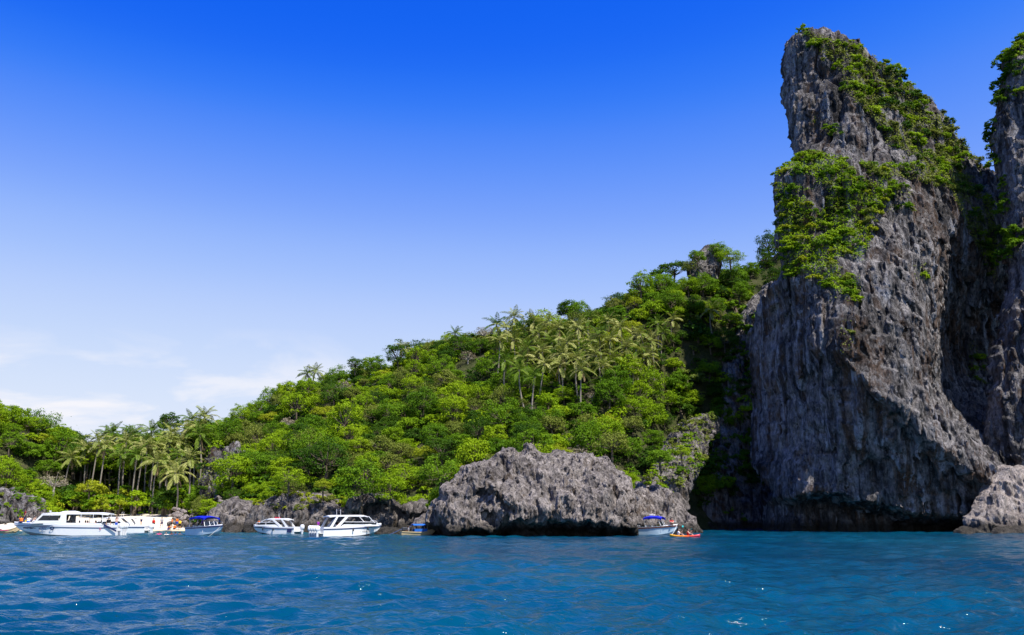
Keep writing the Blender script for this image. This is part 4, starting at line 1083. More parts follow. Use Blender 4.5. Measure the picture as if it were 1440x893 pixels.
class MB:
    def __init__(self): self.v = []; self.f = []
    def add(self, V, Fc):
        o = len(self.v); self.v += [tuple(map(float, p)) for p in V]; self.f += [tuple(int(i) + o for i in q) for q in Fc]
        return self
    def box(self, c, s, ry=0.0):
        x, y, z = (a / 2 for a in s); ca, sa = math.cos(ry), math.sin(ry)
        V = [(c[0] + i * x * ca + k * z * sa, c[1] + j * y, c[2] - i * x * sa + k * z * ca) for i in (-1, 1) for j in (-1, 1) for k in (-1, 1)]
        return self.add(V, [(0, 1, 3, 2), (4, 6, 7, 5), (0, 4, 5, 1), (2, 3, 7, 6), (0, 2, 6, 4), (1, 5, 7, 3)])
    def tube(self, pts, r, n=6):
        rad = [r] * len(pts) if np.isscalar(r) else r
        V, Fc = tube_np(pts, rad, n); self.add(V, Fc)
        k = len(pts); o = len(self.v) - k * n
        self.f.append(tuple(o + j for j in reversed(range(n)))); self.f.append(tuple(o + (k - 1) * n + j for j in range(n)))
        return self
    def loft(self, secs, closed=True, caps=True):
        n = len(secs[0]); V = [p for s in secs for p in s]; Fc = []
        m = n if closed else n - 1
        for i in range(len(secs) - 1):
            for j in range(m): Fc.append((i * n + j, i * n + (j + 1) % n, (i + 1) * n + (j + 1) % n, (i + 1) * n + j))
        if caps and closed: Fc += [tuple(reversed(range(n))), tuple((len(secs) - 1) * n + j for j in range(n))]
        return self.add(V, Fc)
    def prism(self, poly, y0, y1):
        """polygon in x-z, extruded across the boat"""
        n = len(poly); V = [(x, y0, z) for x, z in poly] + [(x, y1, z) for x, z in poly]
        return self.add(V, [tuple(range(n)), tuple(reversed(range(n, 2 * n)))] + [(i, n + i, n + (i + 1) % n, (i + 1) % n) for i in range(n)])
    def build(self, name, mat, parent=None, smooth=False, bevel=0.0):
        m = bpy.data.meshes.new(name); m.from_pydata(self.v, [], self.f)
        m.materials.append(mat)
        if smooth: m.polygons.foreach_set('use_smooth', [True] * len(m.polygons))
        m.update()
        o = link(name, m, parent)
        if bevel > 0:
            b = o.modifiers.new('bevel', 'BEVEL'); b.width = bevel; b.segments = 2; b.limit_method = 'ANGLE'
        return o

class Hull:
    def __init__(self, L, B, hs, hb, draft=0.35, full=0.42, p=2.3):
        self.L, self.B, self.hs, self.hb, self.draft, self.full, self.p = L, B, hs, hb, draft, full, p
    def half(self, t):
        a = max(0.0, (t - self.full) / (1 - self.full))
        return max(0.04, self.B / 2 * (1 - a ** self.p)) * (0.90 + 0.10 * min(1, t / 0.3))
    def sheer(self, t): return self.hs + (self.hb - self.hs) * t ** 1.8
    def x(self, t): return (t - 0.5) * self.L
    def section(self, t):
        b = self.half(t); zs = self.sheer(t); a = max(0, (t - 0.55) / 0.45)
        zk = -self.draft + (zs - 0.25 + self.draft) * a ** 2.6
        zc = max(zk + 0.02, 0.05 + (zs * 0.55) * max(0, (t - 0.35) / 0.65) ** 2.2)
        bc = b * (0.95 - 0.42 * a ** 1.3)
        zm = zc + (zs - zc) * 0.5; bm = bc + (b - bc) * (0.42 if a > 0 else 0.55)
        x = self.x(t)
        xk = x
        return [(xk, 0, zk), (x, bc * 0.5, zk + (zc - zk) * 0.45), (x, bc, zc), (x, bm, zm), (x, b, zs)]
    def build(self, root, mat, td, sole, stripe, deck='deck', stripe_mat='navy', bottom=None):
        N = 26; T = [i / (N - 1) for i in range(N)]
        S = [self.section(t) for t in T]
        full = [s + [(x, -y, z) for (x, y, z) in reversed(s[1:])] for s in S]
        h = MB()
        n = len(full[0]); V = [p for s in full for p in s]; Fc = []
        for i in range(N - 1):
            for j in range(n):
                if j == 4: continue
                Fc.append((i * n + j, (i + 1) * n + j, (i + 1) * n + (j + 1) % n, i * n + (j + 1) % n))
        Fc.append(tuple(range(n)))
        h.add(V, Fc)
        # inside of the bulwarks and the gunwale cap
        w = 0.13
        for s in (1, -1):
            secs = []
            for t in T:
                if t > td + 0.02: break
                b = self.half(t); z = self.sheer(t); x = self.x(t)
                secs.append([(x, s * b, z), (x, s * b, z + 0.03), (x, s * (b - w), z + 0.03), (x, s * (b - w), sole)])
            h.loft(secs, closed=False)
        h.build('hull', mat, root)
        if bottom:
            k = MB()
            k.loft([[(p[0], p[1] * 1.006, p[2] - 0.006) for p in (s[0], s[1], (s[2][0], s[2][1], min(s[2][2], 0.22)))] for s in S[:20]], closed=False)
            k.loft([[(p[0], -p[1] * 1.006, p[2] - 0.006) for p in ((s[2][0], s[2][1], min(s[2][2], 0.22)), s[1], s[0])] for s in S[:20]], closed=False)
            k.build('antifouling', bottom, root)
        d = MB()
        secs = []
        for t in T:
            if t < td - 1e-6: continue
            b = self.half(t) - 0.01; z = self.sheer(t) + 0.02; x = self.x(t)
            secs.append([(x, b, z), (x, b * 0.5, z + 0.08), (x, 0, z + 0.10), (x, -b * 0.5, z + 0.08), (x, -b, z)])
        x0, b0, z0 = secs[0][0]
        d.loft(secs, closed=False)
        d.add([(x0, b0, z0), (x0, -b0, z0), (x0, -b0, sole), (x0, b0, sole)], [(0, 1, 2, 3)])
        d.build('foredeck', M[deck], root)
        f = MB(); Ts = [t for t in T if t <= td + 0.02]
        f.loft([[(self.x(t), self.half(t) - w, sole), (self.x(t), -self.half(t) + w, sole)] for t in Ts], closed=False)
        f.build('cockpit_floor', M['deck'], root)
        st = MB()
        dz, th = stripe
        for s in (1, -1):
            st.loft([[(self.x(t), s * (self.half(t) - 0.02), self.sheer(t) - dz), (self.x(t), s * (self.half(t) + 0.035), self.sheer(t) - dz), (self.x(t), s * (self.half(t) + 0.035), self.sheer(t) - dz - th), (self.x(t), s * (self.half(t) - 0.07), self.sheer(t) - dz - th)] for t in T])
        st.build('rub_rail', M[stripe_mat], root)

def outboard(root, y, xs, zt, mat='cowl', s=1.0):
    """outboard motor hung on the transom: cowling, leg, propeller"""
    m = MB()
    secs = []
    for f, wx, wy in ((0, 0.20, 0.12), (0.12, 0.30, 0.155), (0.45, 0.33, 0.165), (0.8, 0.29, 0.145), (0.97, 0.20, 0.09), (1.0, 0.08, 0.04)):
        z = zt + 0.62 * f * s
        secs.append([(xs - 0.36 * s + wx * s * math.cos(a), y + wy * s * math.sin(a), z) for a in np.linspace(0, 2 * math.pi, 10, endpoint=False)])
    m.loft(secs)
    o = m.build('outboard_motor', M[mat], root, True)
    l = MB()
    l.loft([[(xs - 0.36 * s + wx * math.cos(a) * s, y + wy * math.sin(a) * s, z) for a in np.linspace(0, 2 * math.pi, 8, endpoint=False)] for z, wx, wy in ((zt + 0.02, 0.19, 0.13), (zt - 0.35, 0.15, 0.09), (-0.35, 0.13, 0.05))])
    l.box((xs - 0.18 * s, y, zt - 0.1), (0.30 * s, 0.22 * s, 0.28 * s))
    l.build('drive_leg', M[mat], o)
    p = MB()
    p.tube([(xs - 0.72 * s, y, -0.38), (xs - 0.22 * s, y, -0.38)], 0.07, 6)
    for k in range(3):
        a = k * 2.094
        p.add([(xs - 0.62, y, -0.38), (xs - 0.68, y + 0.20 * math.cos(a), -0.38 + 0.20 * math.sin(a)), (xs - 0.56, y + 0.20 * math.cos(a + 0.7), -0.38 + 0.20 * math.sin(a + 0.7))], [(0, 1, 2)])
    p.build('propeller', M['steel'], o)
    return o

def lettering(root, text, size, mat, loc, ry_side, tilt=0.0, name='lettering', shear=0.0):
    """painted letters, turned into a thin mesh; ry_side = +1 on the port side, -1 on the starboard side"""
    c = bpy.data.curves.new('letters', 'FONT'); c.body = text; c.size = size; c.extrude = 0.004; c.align_x = 'CENTER'; c.align_y = 'CENTER'; c.shear = shear
    t = bpy.data.objects.new('letters', c); COL.objects.link(t)
    dg = bpy.context.evaluated_depsgraph_get()
    me = bpy.data.meshes.new_from_object(t.evaluated_get(dg)); bpy.data.objects.remove(t)
    me.materials.clear(); me.materials.append(mat)
    o = link(name, me, root)
    o.location = loc; o.rotation_euler = (math.pi / 2 - tilt, 0, 0) if ry_side < 0 else (math.pi / 2 - tilt, 0, math.pi)
    return o

def roof_np(x0, x1, w0, w1, z0, z1, th=0.1, crown=0.08, nose=0.25):
    """slightly crowned hardtop with rounded ends"""
    secs = []
    for f in np.linspace(0, 1, 9):
        x = x0 + (x1 - x0) * f; w = (w0 + (w1 - w0) * f) / 2; z = z0 + (z1 - z0) * f
        e = min(f, 1 - f) * (x1 - x0)
        k = min(1, 0.72 + 0.28 * math.sqrt(min(1, e / nose)))
        w *= k
        dz = -0.10 * (1 - min(1, e / 0.5))
        top = [(x, w * y, z + dz + th / 2 + crown * (1 - y * y)) for y in (-1, -0.85, -0.4, 0, 0.4, 0.85, 1)]
        bot = [(x, w * y, z + dz - th / 2 + crown * (1 - y * y)) for y in (1, 0.5, 0, -0.5, -1)]
        secs.append(top + bot)
    return secs

def boat_at(name, px, Y, rz, label, dz=0.0):
    x = (px - CX) / F_PX * Y / (CP + SP * (751 - CY) / F_PX) * 1.0
    e = empty(name, (x, Y, dz), rz); tag(e, label, 'boat')
    return e

def seats(root, xs, ys, z, mat='cushion', w=0.5):
    for x in xs:
        for y in ys:
            m = MB(); m.box((x, y, z + 0.2), (0.48, w, 0.40)); m.box((x - 0.26, y, z + 0.58), (0.10, w, 0.62), -0.15)
            m.build('seat', M[mat], root, False, 0.05)

# --- long cabin boat, bow to the left -------------------------------------------------
def cabin_boat():
    L, B = 13.2, 3.5
    r = boat_at('passenger_speedboat', 94, 117.5, math.pi + R(6), 'long white cabin speedboat with passengers and dark side openings')
    H = Hull(L, B, 1.30, 1.62, 0.45, 0.45, 2.2)
    H.build(r, M['gel'], 0.72, 0.55, (0.30, 0.05), 'gel', 'navy')
    w = B / 2 - 0.12
    # upper works: coaming, sloping front with panes, pillars, long roof
    m = MB()
    for s in (1, -1):
        m.prism([(-4.9, 1.30), (2.4, 1.35), (2.4, 1.62), (-4.6, 1.55)], s * w - 0.04, s * w + 0.04)
        m.prism([(0.30, 1.60), (3.9, 1.50), (3.55, 1.72), (2.72, 2.62), (0.05, 2.62), (0.30, 2.52), (2.55, 2.52), (3.15, 1.88), (0.55, 1.88)], s * w - 0.05, s * w + 0.05)
        m.prism([(-0.35, 1.55), (0.60, 1.55), (0.30, 2.70), (-0.30, 2.70)], s * w - 0.055, s * w + 0.055)
    m.build('cabin_side', M['gel'], r)
    m = MB()
    m.add([(3.9, w, 1.50), (3.9, -w, 1.50), (2.72, -w + 0.05, 2.62), (2.72, w - 0.05, 2.62)], [(0, 1, 2, 3)])
    m.add([(3.9, w, 1.50), (3.9, -w, 1.50), (4.4, -0.8, 1.52), (4.4, 0.8, 1.52)], [(0, 1, 2, 3)])
    m.build('cabin_front', M['gel'], r)
    for y0, y1 in ((-1.45, -0.52), (-0.45, 0.45), (0.52, 1.45)):
        g = MB(); f = lambda t, y: (3.9 + 0.02 - 1.18 * t, y * (1 - 0.03 * t), 1.50 + 0.03 + 1.12 * t)
        g.add([f(0.30, y0), f(0.30, y1), f(0.92, y1), f(0.92, y0)], [(0, 1, 2, 3)]); g.build('windscreen_pane', M['glass'], r)
    for s in (1, -1):
        for x0, x1, x2, x3 in ((0.62, 1.75, 1.75, 0.55), (1.82, 3.12, 2.52, 1.82)):
            g = MB(); g.prism([(x0, 1.90), (x1, 1.90), (x2, 2.50), (x3, 2.50)], s * w - 0.012, s * w + 0.012); g.build('side_window', M['glass'], r)
        for x in (-2.1, -3.6, -4.75):
            p = MB(); p.tube([(x, s * w, 1.5), (x, s * w, 2.68)], 0.035, 6); p.build('roof_post', M['gel'], r)
    m = MB(); m.loft(roof_np(-5.3, 2.95, 3.3, 3.2, 2.72, 2.72, 0.16, 0.10)); m.build('roof', M['gel'], r)
    m = MB(); m.loft(roof_np(-1.2, 0.9, 1.7, 1.5, 2.96, 2.94, 0.16, 0.06)); m.build('roof_hatch', M['gel'], r)
    m = MB(); m.tube([(2.2, 0.3, 2.80), (2.2, 0.3, 3.05)], 0.03); m.box((2.2, 0.3, 3.06), (0.22, 0.22, 0.10)); m.build('roof_light', M['gel'], r)
    m = MB()
    for s in (1, -1):
        m.tube([(3.4, s * 1.45, 1.60), (4.2, s * 1.2, 1.98), (5.6, s * 0.65, 2.05), (6.3, s * 0.15, 2.06)], 0.02, 5)
        for x, y in ((4.2, 1.22), (5.0, 0.92), (5.8, 0.58)): m.tube([(x, s * y, 1.45), (x, s * y, 2.0)], 0.018, 5)
    m.build('bow_rail', M['steel'], r)
    seats(r, (-3.9, -2.9, -1.9, -0.9), (-1.05, 1.05), 0.55)
    m = MB(); m.box((-1.4, 0, 1.05), (0.5, 0.7, 1.0)); m.build('helm_console', M['gel'], r, False, 0.05)
    m = MB(); m.box((-6.35, 0, 0.55), (0.5, 2.9, 0.12)); m.build('swim_platform', M['deck'], r, False, 0.03)
    m = MB(); m.prism([(-6.62, 0.70), (-5.05, 1.45), (-5.05, 1.20), (-6.62, 0.45)], -1.74, -1.72 + 0.05); m.prism([(-6.62, 0.70), (-5.05, 1.45), (-5.05, 1.20), (-6.62, 0.45)], 1.70, 1.75); m.build('stern_panel', M['navy'], r)
    for y in (-0.85, 0.0, 0.85): outboard(r, y, -6.55, 0.85, 'cowl', 1.15)
    # near side is +y here (the boat points left)
    sw = MB(); rs_ = np.random.RandomState(2)          # worn name that can no longer be read
    for k in range(16):
        xx = 5.15 - k * 0.115; h_ = rs_.uniform(0.05, 0.13); yy = H.half(xx / L + 0.5) * 0.83 + 0.06
        sw.box((xx, yy, 0.98 + rs_.uniform(-0.03, 0.03)), (0.085, 0.012, h_ * 2))
    sw.build('worn_name', M['navy'], r)
    lettering(r, '2001', 0.50, M['navy'], (2.45, 1.63, 0.95), 1, 0.16, shear=0.2)
    m = MB()
    for k in range(14):
        a, b = 2 * math.pi * k / 14, 2 * math.pi * (k + 1) / 14
        q = lambda a, rr: (1.25 + rr * math.cos(a), 1.715 + (0.10 * rr * math.sin(a)), 0.93 + rr * math.sin(a))
        m.add([q(a, 0.14), q(b, 0.14), q(b, 0.25), q(a, 0.25)], [(0, 1, 2, 3)])
    m.build('round_emblem', M['navy'], r)
    m = MB()
    for k in range(6):
        a, b = -0.9 + k * 0.35, -0.9 + (k + 1) * 0.35
        m.add([(-4.3 - 0.42 * math.cos(a), 1.70, 0.82 + 0.20 * math.sin(a)), (-4.3 - 0.42 * math.cos(b), 1.70, 0.82 + 0.20 * math.sin(b)), (-4.3 - 0.34 * math.cos(b), 1.70, 0.82 + 0.13 * math.sin(b)), (-4.3 - 0.34 * math.cos(a), 1.70, 0.82 + 0.13 * math.sin(a))], [(0, 1, 2, 3)])
    m.build('pink_swoosh', M['pink'], r)
    return r
B1 = cabin_boat()

def hardtop_boat(px, Y, rz, L, B, label, engines=3, roof=(-3.2, 1.7), zt=2.35, hs=1.05, hb=1.35, stripe='navy', text=None, aft_arch=False, windows=3, roof_t=1.0, glassline=True, name='speedboat'):
    r = boat_at(name, px, Y, rz, label)
    H = Hull(L, B, hs, hb, 0.4, 0.44, 2.3)
    H.build(r, M['gel'], 0.62, 0.42, (0.16, 0.10), 'gel', stripe, M['antifoul'])
    w = B / 2 - 0.16
    x0, x1 = roof
    # trunk cabin sides that carry the row of windows
    m = MB()
    for s in (1, -1):
        m.prism([(x0 + 1.2, hs + 0.02), (x1 + 1.5, hs + 0.12), (x1 + 1.2, hs + 0.28), (x0 + 1.8, hs + 0.34)], s * w - 0.03, s * w + 0.03)
        m.prism([(x0 + 0.7, hs + 0.02), (x0 + 1.15, hs + 0.02), (x0 + 2.35, zt - 0.06), (x0 + 1.95, zt - 0.06)], s * w - 0.05, s * w + 0.05)
    m.build('cabin_side', M['gel'], r)
    for s in (1, -1):
        n = windows; a, b = x0 + 1.85, x1 + 1.05
        for k in range(n):
            xa = a + (b - a) * k / n + 0.06; xb = a + (b - a) * (k + 1) / n - 0.06
            g = MB(); g.prism([(xa, hs + 0.36), (xb, hs + 0.33), (xb - 0.02, hs + 0.58), (xa + 0.16, hs + 0.62)], s * w - 0.012, s * w + 0.012); g.build('side_window', M['glass'], r)
        fr = MB(); fr.tube([(a - 0.1, s * w, hs + 0.64), (b, s * w, hs + 0.60), (b + 0.35, s * w * 0.98, hs + 0.30)], 0.03, 5); fr.build('window_frame', M['gel'], r)
        p = MB(); p.tube([(x1 + 0.75, s * w, hs + 0.5), (x1 - 0.15, s * w, zt - 0.02)], 0.045, 6); p.build('roof_post', M['gel'], r)
        p = MB(); p.prism([(x0 - 0.1, hs), (x0 + 0.25, hs), (x0 + 1.0, zt - 0.03), (x0 + 0.75, zt - 0.03)], s * w - 0.04, s * w + 0.04); p.build('roof_post', M['gel'], r)
    g = MB(); g.add([(x1 + 1.12, w, hs + 0.22), (x1 + 1.12, -w, hs + 0.22), (x1 + 0.72, -w, hs + 0.62), (x1 + 0.72, w, hs + 0.62)], [(0, 1, 2, 3)]); g.build('windscreen_pane', M['glass'], r)
    m = MB(); m.loft(roof_np(x0, x1, B - 0.25, B - 0.5, zt, zt + 0.02, 0.11, 0.09)); m.build('roof', M['gel'], r)
    m = MB()
    for xx in (0.35, 0.0): m.tube([(x0 + 1.6 + xx, 0.4 - xx, zt + 0.1), (x0 + 1.55 + xx, 0.4 - xx, zt + 0.85)], 0.018, 4)
    m.build('antenna', M['gel'], r)
    seats(r, (x0 + 1.3, x0 + 2.4), (-0.75, 0.75), 0.42)
    m = MB(); m.box((x1 - 0.2, 0.45, 0.95), (0.45, 0.7, 1.0)); m.build('helm_console', M['gel'], r, False, 0.05)
    m = MB(); m.box((-L / 2 - 0.2, 0, 0.40), (0.5, B * 0.8, 0.10)); m.build('swim_platform', M['deck'], r, False, 0.03)
    for k in range(engines): outboard(r, (k - (engines - 1) / 2) * (0.80 if engines < 4 else 0.66), -L / 2 - 0.30, 0.66, 'cowl', 1.05)
    m = MB()
    for s in (1, -1): m.tube([(x1 + 1.5, s * 0.9, hs + 0.25), (L * 0.36, s * 0.62, hb + 0.42), (L * 0.47, s * 0.12, hb + 0.40)], 0.018, 5)
    m.build('bow_rail', M['steel'], r)
    for t in (0.45, 0.7):
        f = MB(); yb = H.half(t) + 0.10
        for s in (1, -1): f.tube([(H.x(t), s * yb, H.sheer(t) - 0.15), (H.x(t), s * yb, H.sheer(t) - 0.55)], [0.06, 0.08], 7)
        f.build('fender', M['black'], r, True)
    if text:
        sw = MB(); rs_ = np.random.RandomState(3)      # small grey name, too faint to read
        for k in range(13):
            if k == 3: continue
            xx = L * 0.04 + k * 0.15; sw.box((xx, -H.half(xx / L + 0.5) * 0.955, 0.60 + rs_.uniform(-0.02, 0.02)), (0.06, 0.012, rs_.uniform(0.10, 0.22)))
        sw.build('faint_name', M['grey_wood'], r)
    return r
B2 = hardtop_boat(162, 133, math.pi + R(8), 8.6, 2.7, 'low white speedboat with dark sheer stripe moored behind the cabin boat', 2, (-2.6, 1.6), 2.15, 1.05, 1.2, 'navy', None, windows=3)
B5 = hardtop_boat(493, 113.5, R(38), 8.6, 2.8, 'white hardtop speedboat with a row of outboards towards the great boulder', 4, (-3.4, 1.9), 2.42, 1.1, 1.45, 'navy', True, windows=4)
B4 = hardtop_boat(387, 124.5, math.pi + R(-14), 6.6, 2.4, 'small white speedboat with blue stripe and short hardtop', 1, (-2.3, 1.2), 1.98, 0.98, 1.18, 'navy', None, windows=2)
m = MB(); m.prism([(-3.02, 0.28), (-2.35, 0.28), (-2.35, 0.72), (-3.02, 0.80)], 1.11, 1.16); m.build('blue_stern_patch', M['navy'], B4)
m = MB()
for x in (-0.6, -0.15): m.box((x, 0.3, 2.2), (0.30, 0.12, 0.22))
m.build('roof_float', M['red_cloth'], B4)

def canopy_boat(px, Y, rz, L, B, label, hullmat='gel_blue', under='navy', name='canopy_speedboat'):
    r = boat_at(name, px, Y, rz, label)
    hs, hb = 1.0, 1.32
    H = Hull(L, B, hs, hb, 0.4, 0.40, 2.2)
    H.build(r, M[hullmat], 0.60, 0.40, (0.02, 0.16), 'gel', under)
    # crowned canvas on a tube frame
    x0, x1, zt = -L * 0.36, L * 0.12, 2.35
    m = MB(); secs = []
    for f in np.linspace(0, 1, 11):
        x = x0 + (x1 - x0) * f; w = B / 2 - 0.05; sag = 0.05 * abs(math.sin(f * math.pi * 3)); e = 0.16 * (2 * f - 1) ** 4
        top = [(x, w * y, zt - e - sag + 0.16 * (1 - y * y) - 0.02) for y in (-1, -0.7, -0.3, 0, 0.3, 0.7, 1)]
        bot = [(x, w * y, zt - e - sag + 0.16 * (1 - y * y) - 0.045) for y in (1, 0.5, 0, -0.5, -1)]
        bot = [(x, w, zt - e - 0.26)] + [(x, w - 0.03, zt - e - 0.26)] + bot[1:4] + [(x, -w + 0.03, zt - e - 0.26), (x, -w, zt - e - 0.26)]
        secs.append(top + bot)
    m.loft(secs); m.build('canopy', M['canvas'], r)
    for s in (1, -1):
        for xa, xb in ((x0 + 0.2, x0 + 0.1), (0.0, x1 - 0.2), (-0.6, -0.4)):
            p = MB(); p.tube([(xa, s * (B / 2 - 0.1), hs), (xb, s * (B / 2 - 0.08), zt - 0.05)], 0.025, 6); p.build('canopy_pole', M['steel'], r)
    # windscreen round the cockpit front
    m = MB()
    for y0, y1 in ((-0.95, -0.35), (-0.3, 0.3), (0.35, 0.95)):
        g = MB(); xx = lambda y: L * 0.17 - 0.25 * (abs(y) / 0.95) ** 2
        g.add([(xx(y0), y0, hs + 0.22), (xx(y1), y1, hs + 0.22), (xx(y1) - 0.3, y1 * 0.96, hs + 0.75), (xx(y0) - 0.3, y0 * 0.96, hs + 0.75)], [(0, 1, 2, 3)]); g.build('windscreen_pane', M['glass'], r)
    m = MB()
    for y in (-0.97, -0.33, 0.33, 0.97): m.tube([(L * 0.17 - 0.25 * (abs(y) / .95) ** 2, y, hs + 0.18), (L * 0.17 - 0.3 - 0.25 * (abs(y) / .95) ** 2, y * 0.96, hs + 0.78)], 0.03, 5)
    m.build('windscreen_frame', M['gel'], r)
    seats(r, (-L * 0.25, -L * 0.08), (-0.6, 0.6), 0.4)
    m = MB()
    for s in (1, -1): m.tube([(L * 0.2, s * 0.95, hs + 0.12), (L * 0.34, s * 0.72, hb + 0.40), (L * 0.47, s * 0.1, hb + 0.40)], 0.02, 5)
    m.build('bow_rail', M['steel'], r)
    outboard(r, 0.4, -L / 2 - 0.05, 0.66, 'cowl_dark'); outboard(r, -0.4, -L / 2 - 0.05, 0.66, 'cowl_dark')
    return r
B3 = canopy_boat(291, 117.5, R(-38), 6.6, 2.5, 'speedboat with a royal blue canopy anchored off the beach')
B7 = canopy_boat(927, 119, R(-26), 5.0, 2.1, 'small speedboat with a blue canopy moored under the rock slope beside the kayak', 'gel_blue', 'antifoul')
m = MB(); m.box((-0.9, 0.1, 2.56), (0.7, 0.45, 0.12)); m.build('roof_float', M['gel'], B7, False, 0.04)

def rope(name, a, b, label, sag=0.15, r=0.022):
    a, b = np.array(a, float), np.array(b, float)
    P = [a + (b - a) * f - np.array([0, 0, sag * 4 * f * (1 - f)]) for f in np.linspace(0, 1, 9)]
    o = MB().tube([tuple(p - a) for p in P], r, 5).build(name, M['rope']); o.location = tuple(a); tag(o, label, 'rope')
def wpt(root, p):
    return np.array(Matrix.Translation(root.location) @ Matrix.Rotation(root.rotation_euler.z, 4, 'Z') @ Vector(p))
a = wpt(B3, (3.1, 0, 1.25)); rope('anchor_rope', a, (a[0] - 1.7, a[1] - 1.3, -0.6), 'taut anchor rope slanting from the blue canopied boat by the beach', 0.0, 0.02)

# --- longtail boats ---------------------------------------------------------------------
def longtail(px, Y, rz, L, B, label, hull='wood_pale', canopy=True, ribbons='red_cloth', name='longtail_boat'):
    r = boat_at(name, px, Y, rz, label)
    N = 24; secs = []; ins = []
    half = lambda t: max(0.03, B / 2 * math.sin(math.pi * min(1, 0.14 + 0.86 * t)) ** 0.6 * (1 if t < 0.6 else 1 - ((t - 0.6) / 0.4) ** 2 * 0.97))
    sh = lambda t: 0.42 + 0.12 * (1 - t) ** 3 + 1.15 * max(0, (t - 0.45) / 0.55) ** 2.6
    kl = lambda t: -0.22 + 1.25 * max(0, (t - 0.6) / 0.4) ** 2.4
    for i in range(N):
        t = i / (N - 1); x = (t - 0.5) * L; b = half(t); z = sh(t); k = min(kl(t), z - 0.06)
        secs.append([(x, b, z), (x, b * 0.85, k + (z - k) * 0.45), (x, 0, k), (x, -b * 0.85, k + (z - k) * 0.45), (x, -b, z)])
        ins.append([(x, b * 0.93, z), (x, b * 0.75, max(0.12, k + 0.12)), (x, -b * 0.75, max(0.12, k + 0.12)), (x, -b * 0.93, z)])
    h = MB(); h.loft([list(reversed(s)) for s in secs], closed=False); h.loft(ins, closed=False)
    h.add(secs[0], [(0, 1, 2, 3, 4)]); h.build('hull', M[hull], r)
    g = MB()
    for s in (1, -1): g.loft([[((i / (N - 1) - 0.5) * L, s * (half(i / (N - 1)) + dy), sh(i / (N - 1)) + dz) for dy, dz in ((0.03, -0.07), (0.03, 0.03), (-0.06, 0.03), (-0.06, -0.07))] for i in range(N)])
    g.build('gunwale', M['wood_pale'], r)
    d = MB(); d.loft([[(x, 0.06, z0), (x, -0.06, z0), (x - 0.02, -0.05, z1), (x - 0.02, 0.05, z1)] for x, z0, z1 in ((L / 2 - 0.12, 1.35, 1.45), (L / 2 + 0.02, 1.45, 1.95))], closed=True)
    d.tube([(L / 2 - 0.15, 0, 1.3), (L / 2 + 0.02, 0, 1.62), (L / 2 + 0.10, 0, 2.15)], [0.09, 0.08, 0.04], 6)
    d.build('stem_post', M['wood'], r)
    rb = MB()
    for k, (dx, dy) in enumerate(((0.10, 0.06), (0.02, -0.08), (0.14, -0.02))): rb.tube([(L / 2 + 0.03, dy * 0.5, 1.75), (L / 2 + dx + 0.05, dy, 1.35), (L / 2 + dx * 1.2, dy * 1.6, 0.72 + 0.1 * k)], [0.10, 0.075, 0.04], 5)
    rb.tube([(L / 2 - 0.05, 0, 1.62), (L / 2 + 0.12, 0, 1.85)], 0.13, 8)
    rb.build('ribbons', M[ribbons], r)
    if canopy:
        for xa in (-L * 0.16, L * 0.17):
            for s in (1, -1):
                p = MB(); p.tube([(xa, s * B * 0.42, 0.4), (xa, s * B * 0.42, 1.35)], 0.025, 5); p.build('canopy_pole', M['wood_pale'], r)
        c = MB(); c.loft([[(x, B * 0.52 * y, 1.30 + 0.16 * (1 - y * y) + e) for y, e in ((-1, 0), (-0.5, 0), (0, 0), (0.5, 0), (1, 0), (1, -0.05), (0, -0.05), (-1, -0.05))] for x in (-L * 0.20, 0, L * 0.20)]); c.build('canopy', M['tarp'], r)
        c = MB()
        for s in (1, -1): c.box((0, s * B * 0.44, 0.68), (L * 0.34, 0.03, 0.34))
        c.build('side_cloth', M['tarp'], r)
    e = MB(); e.box((-L / 2 + 0.5, 0, 0.85), (0.7, 0.36, 0.4)); e.build('engine', M['cowl_dark'], r, False, 0.05)
    t = MB(); t.tube([(-L / 2 + 0.2, 0, 0.85), (-L / 2 - 1.5, 0.1, 0.1)], 0.035, 6); t.tube([(-L / 2 + 0.8, 0, 0.9), (-L / 2 + 1.6, 0.1, 1.25)], 0.025, 5); t.build('tail_shaft', M['steel'], r)
    for x in (-L * 0.3, L * 0.28):
        b_ = MB(); b_.box((x, 0, 0.36), (0.25, B * 0.7, 0.05)); b_.build('thwart', M['wood_pale'], r)
    return r
B6 = longtail(590, 117, R(24), 5.0, 1.25, 'wooden longtail boat with blue tarp canopy and red ribbons on its bow')
B8 = longtail(1, 132, R(12), 6.2, 1.5, 'pale painted longtail boat cut by the left frame edge', 'wood_pale', False, 'yellow_cloth')
m = MB(); m.prism([(-3.0, 0.30), (1.2, 0.40), (1.2, 0.50), (-3.0, 0.42)], -0.775, -0.755); m.build('pink_band', M['pink'], B8)

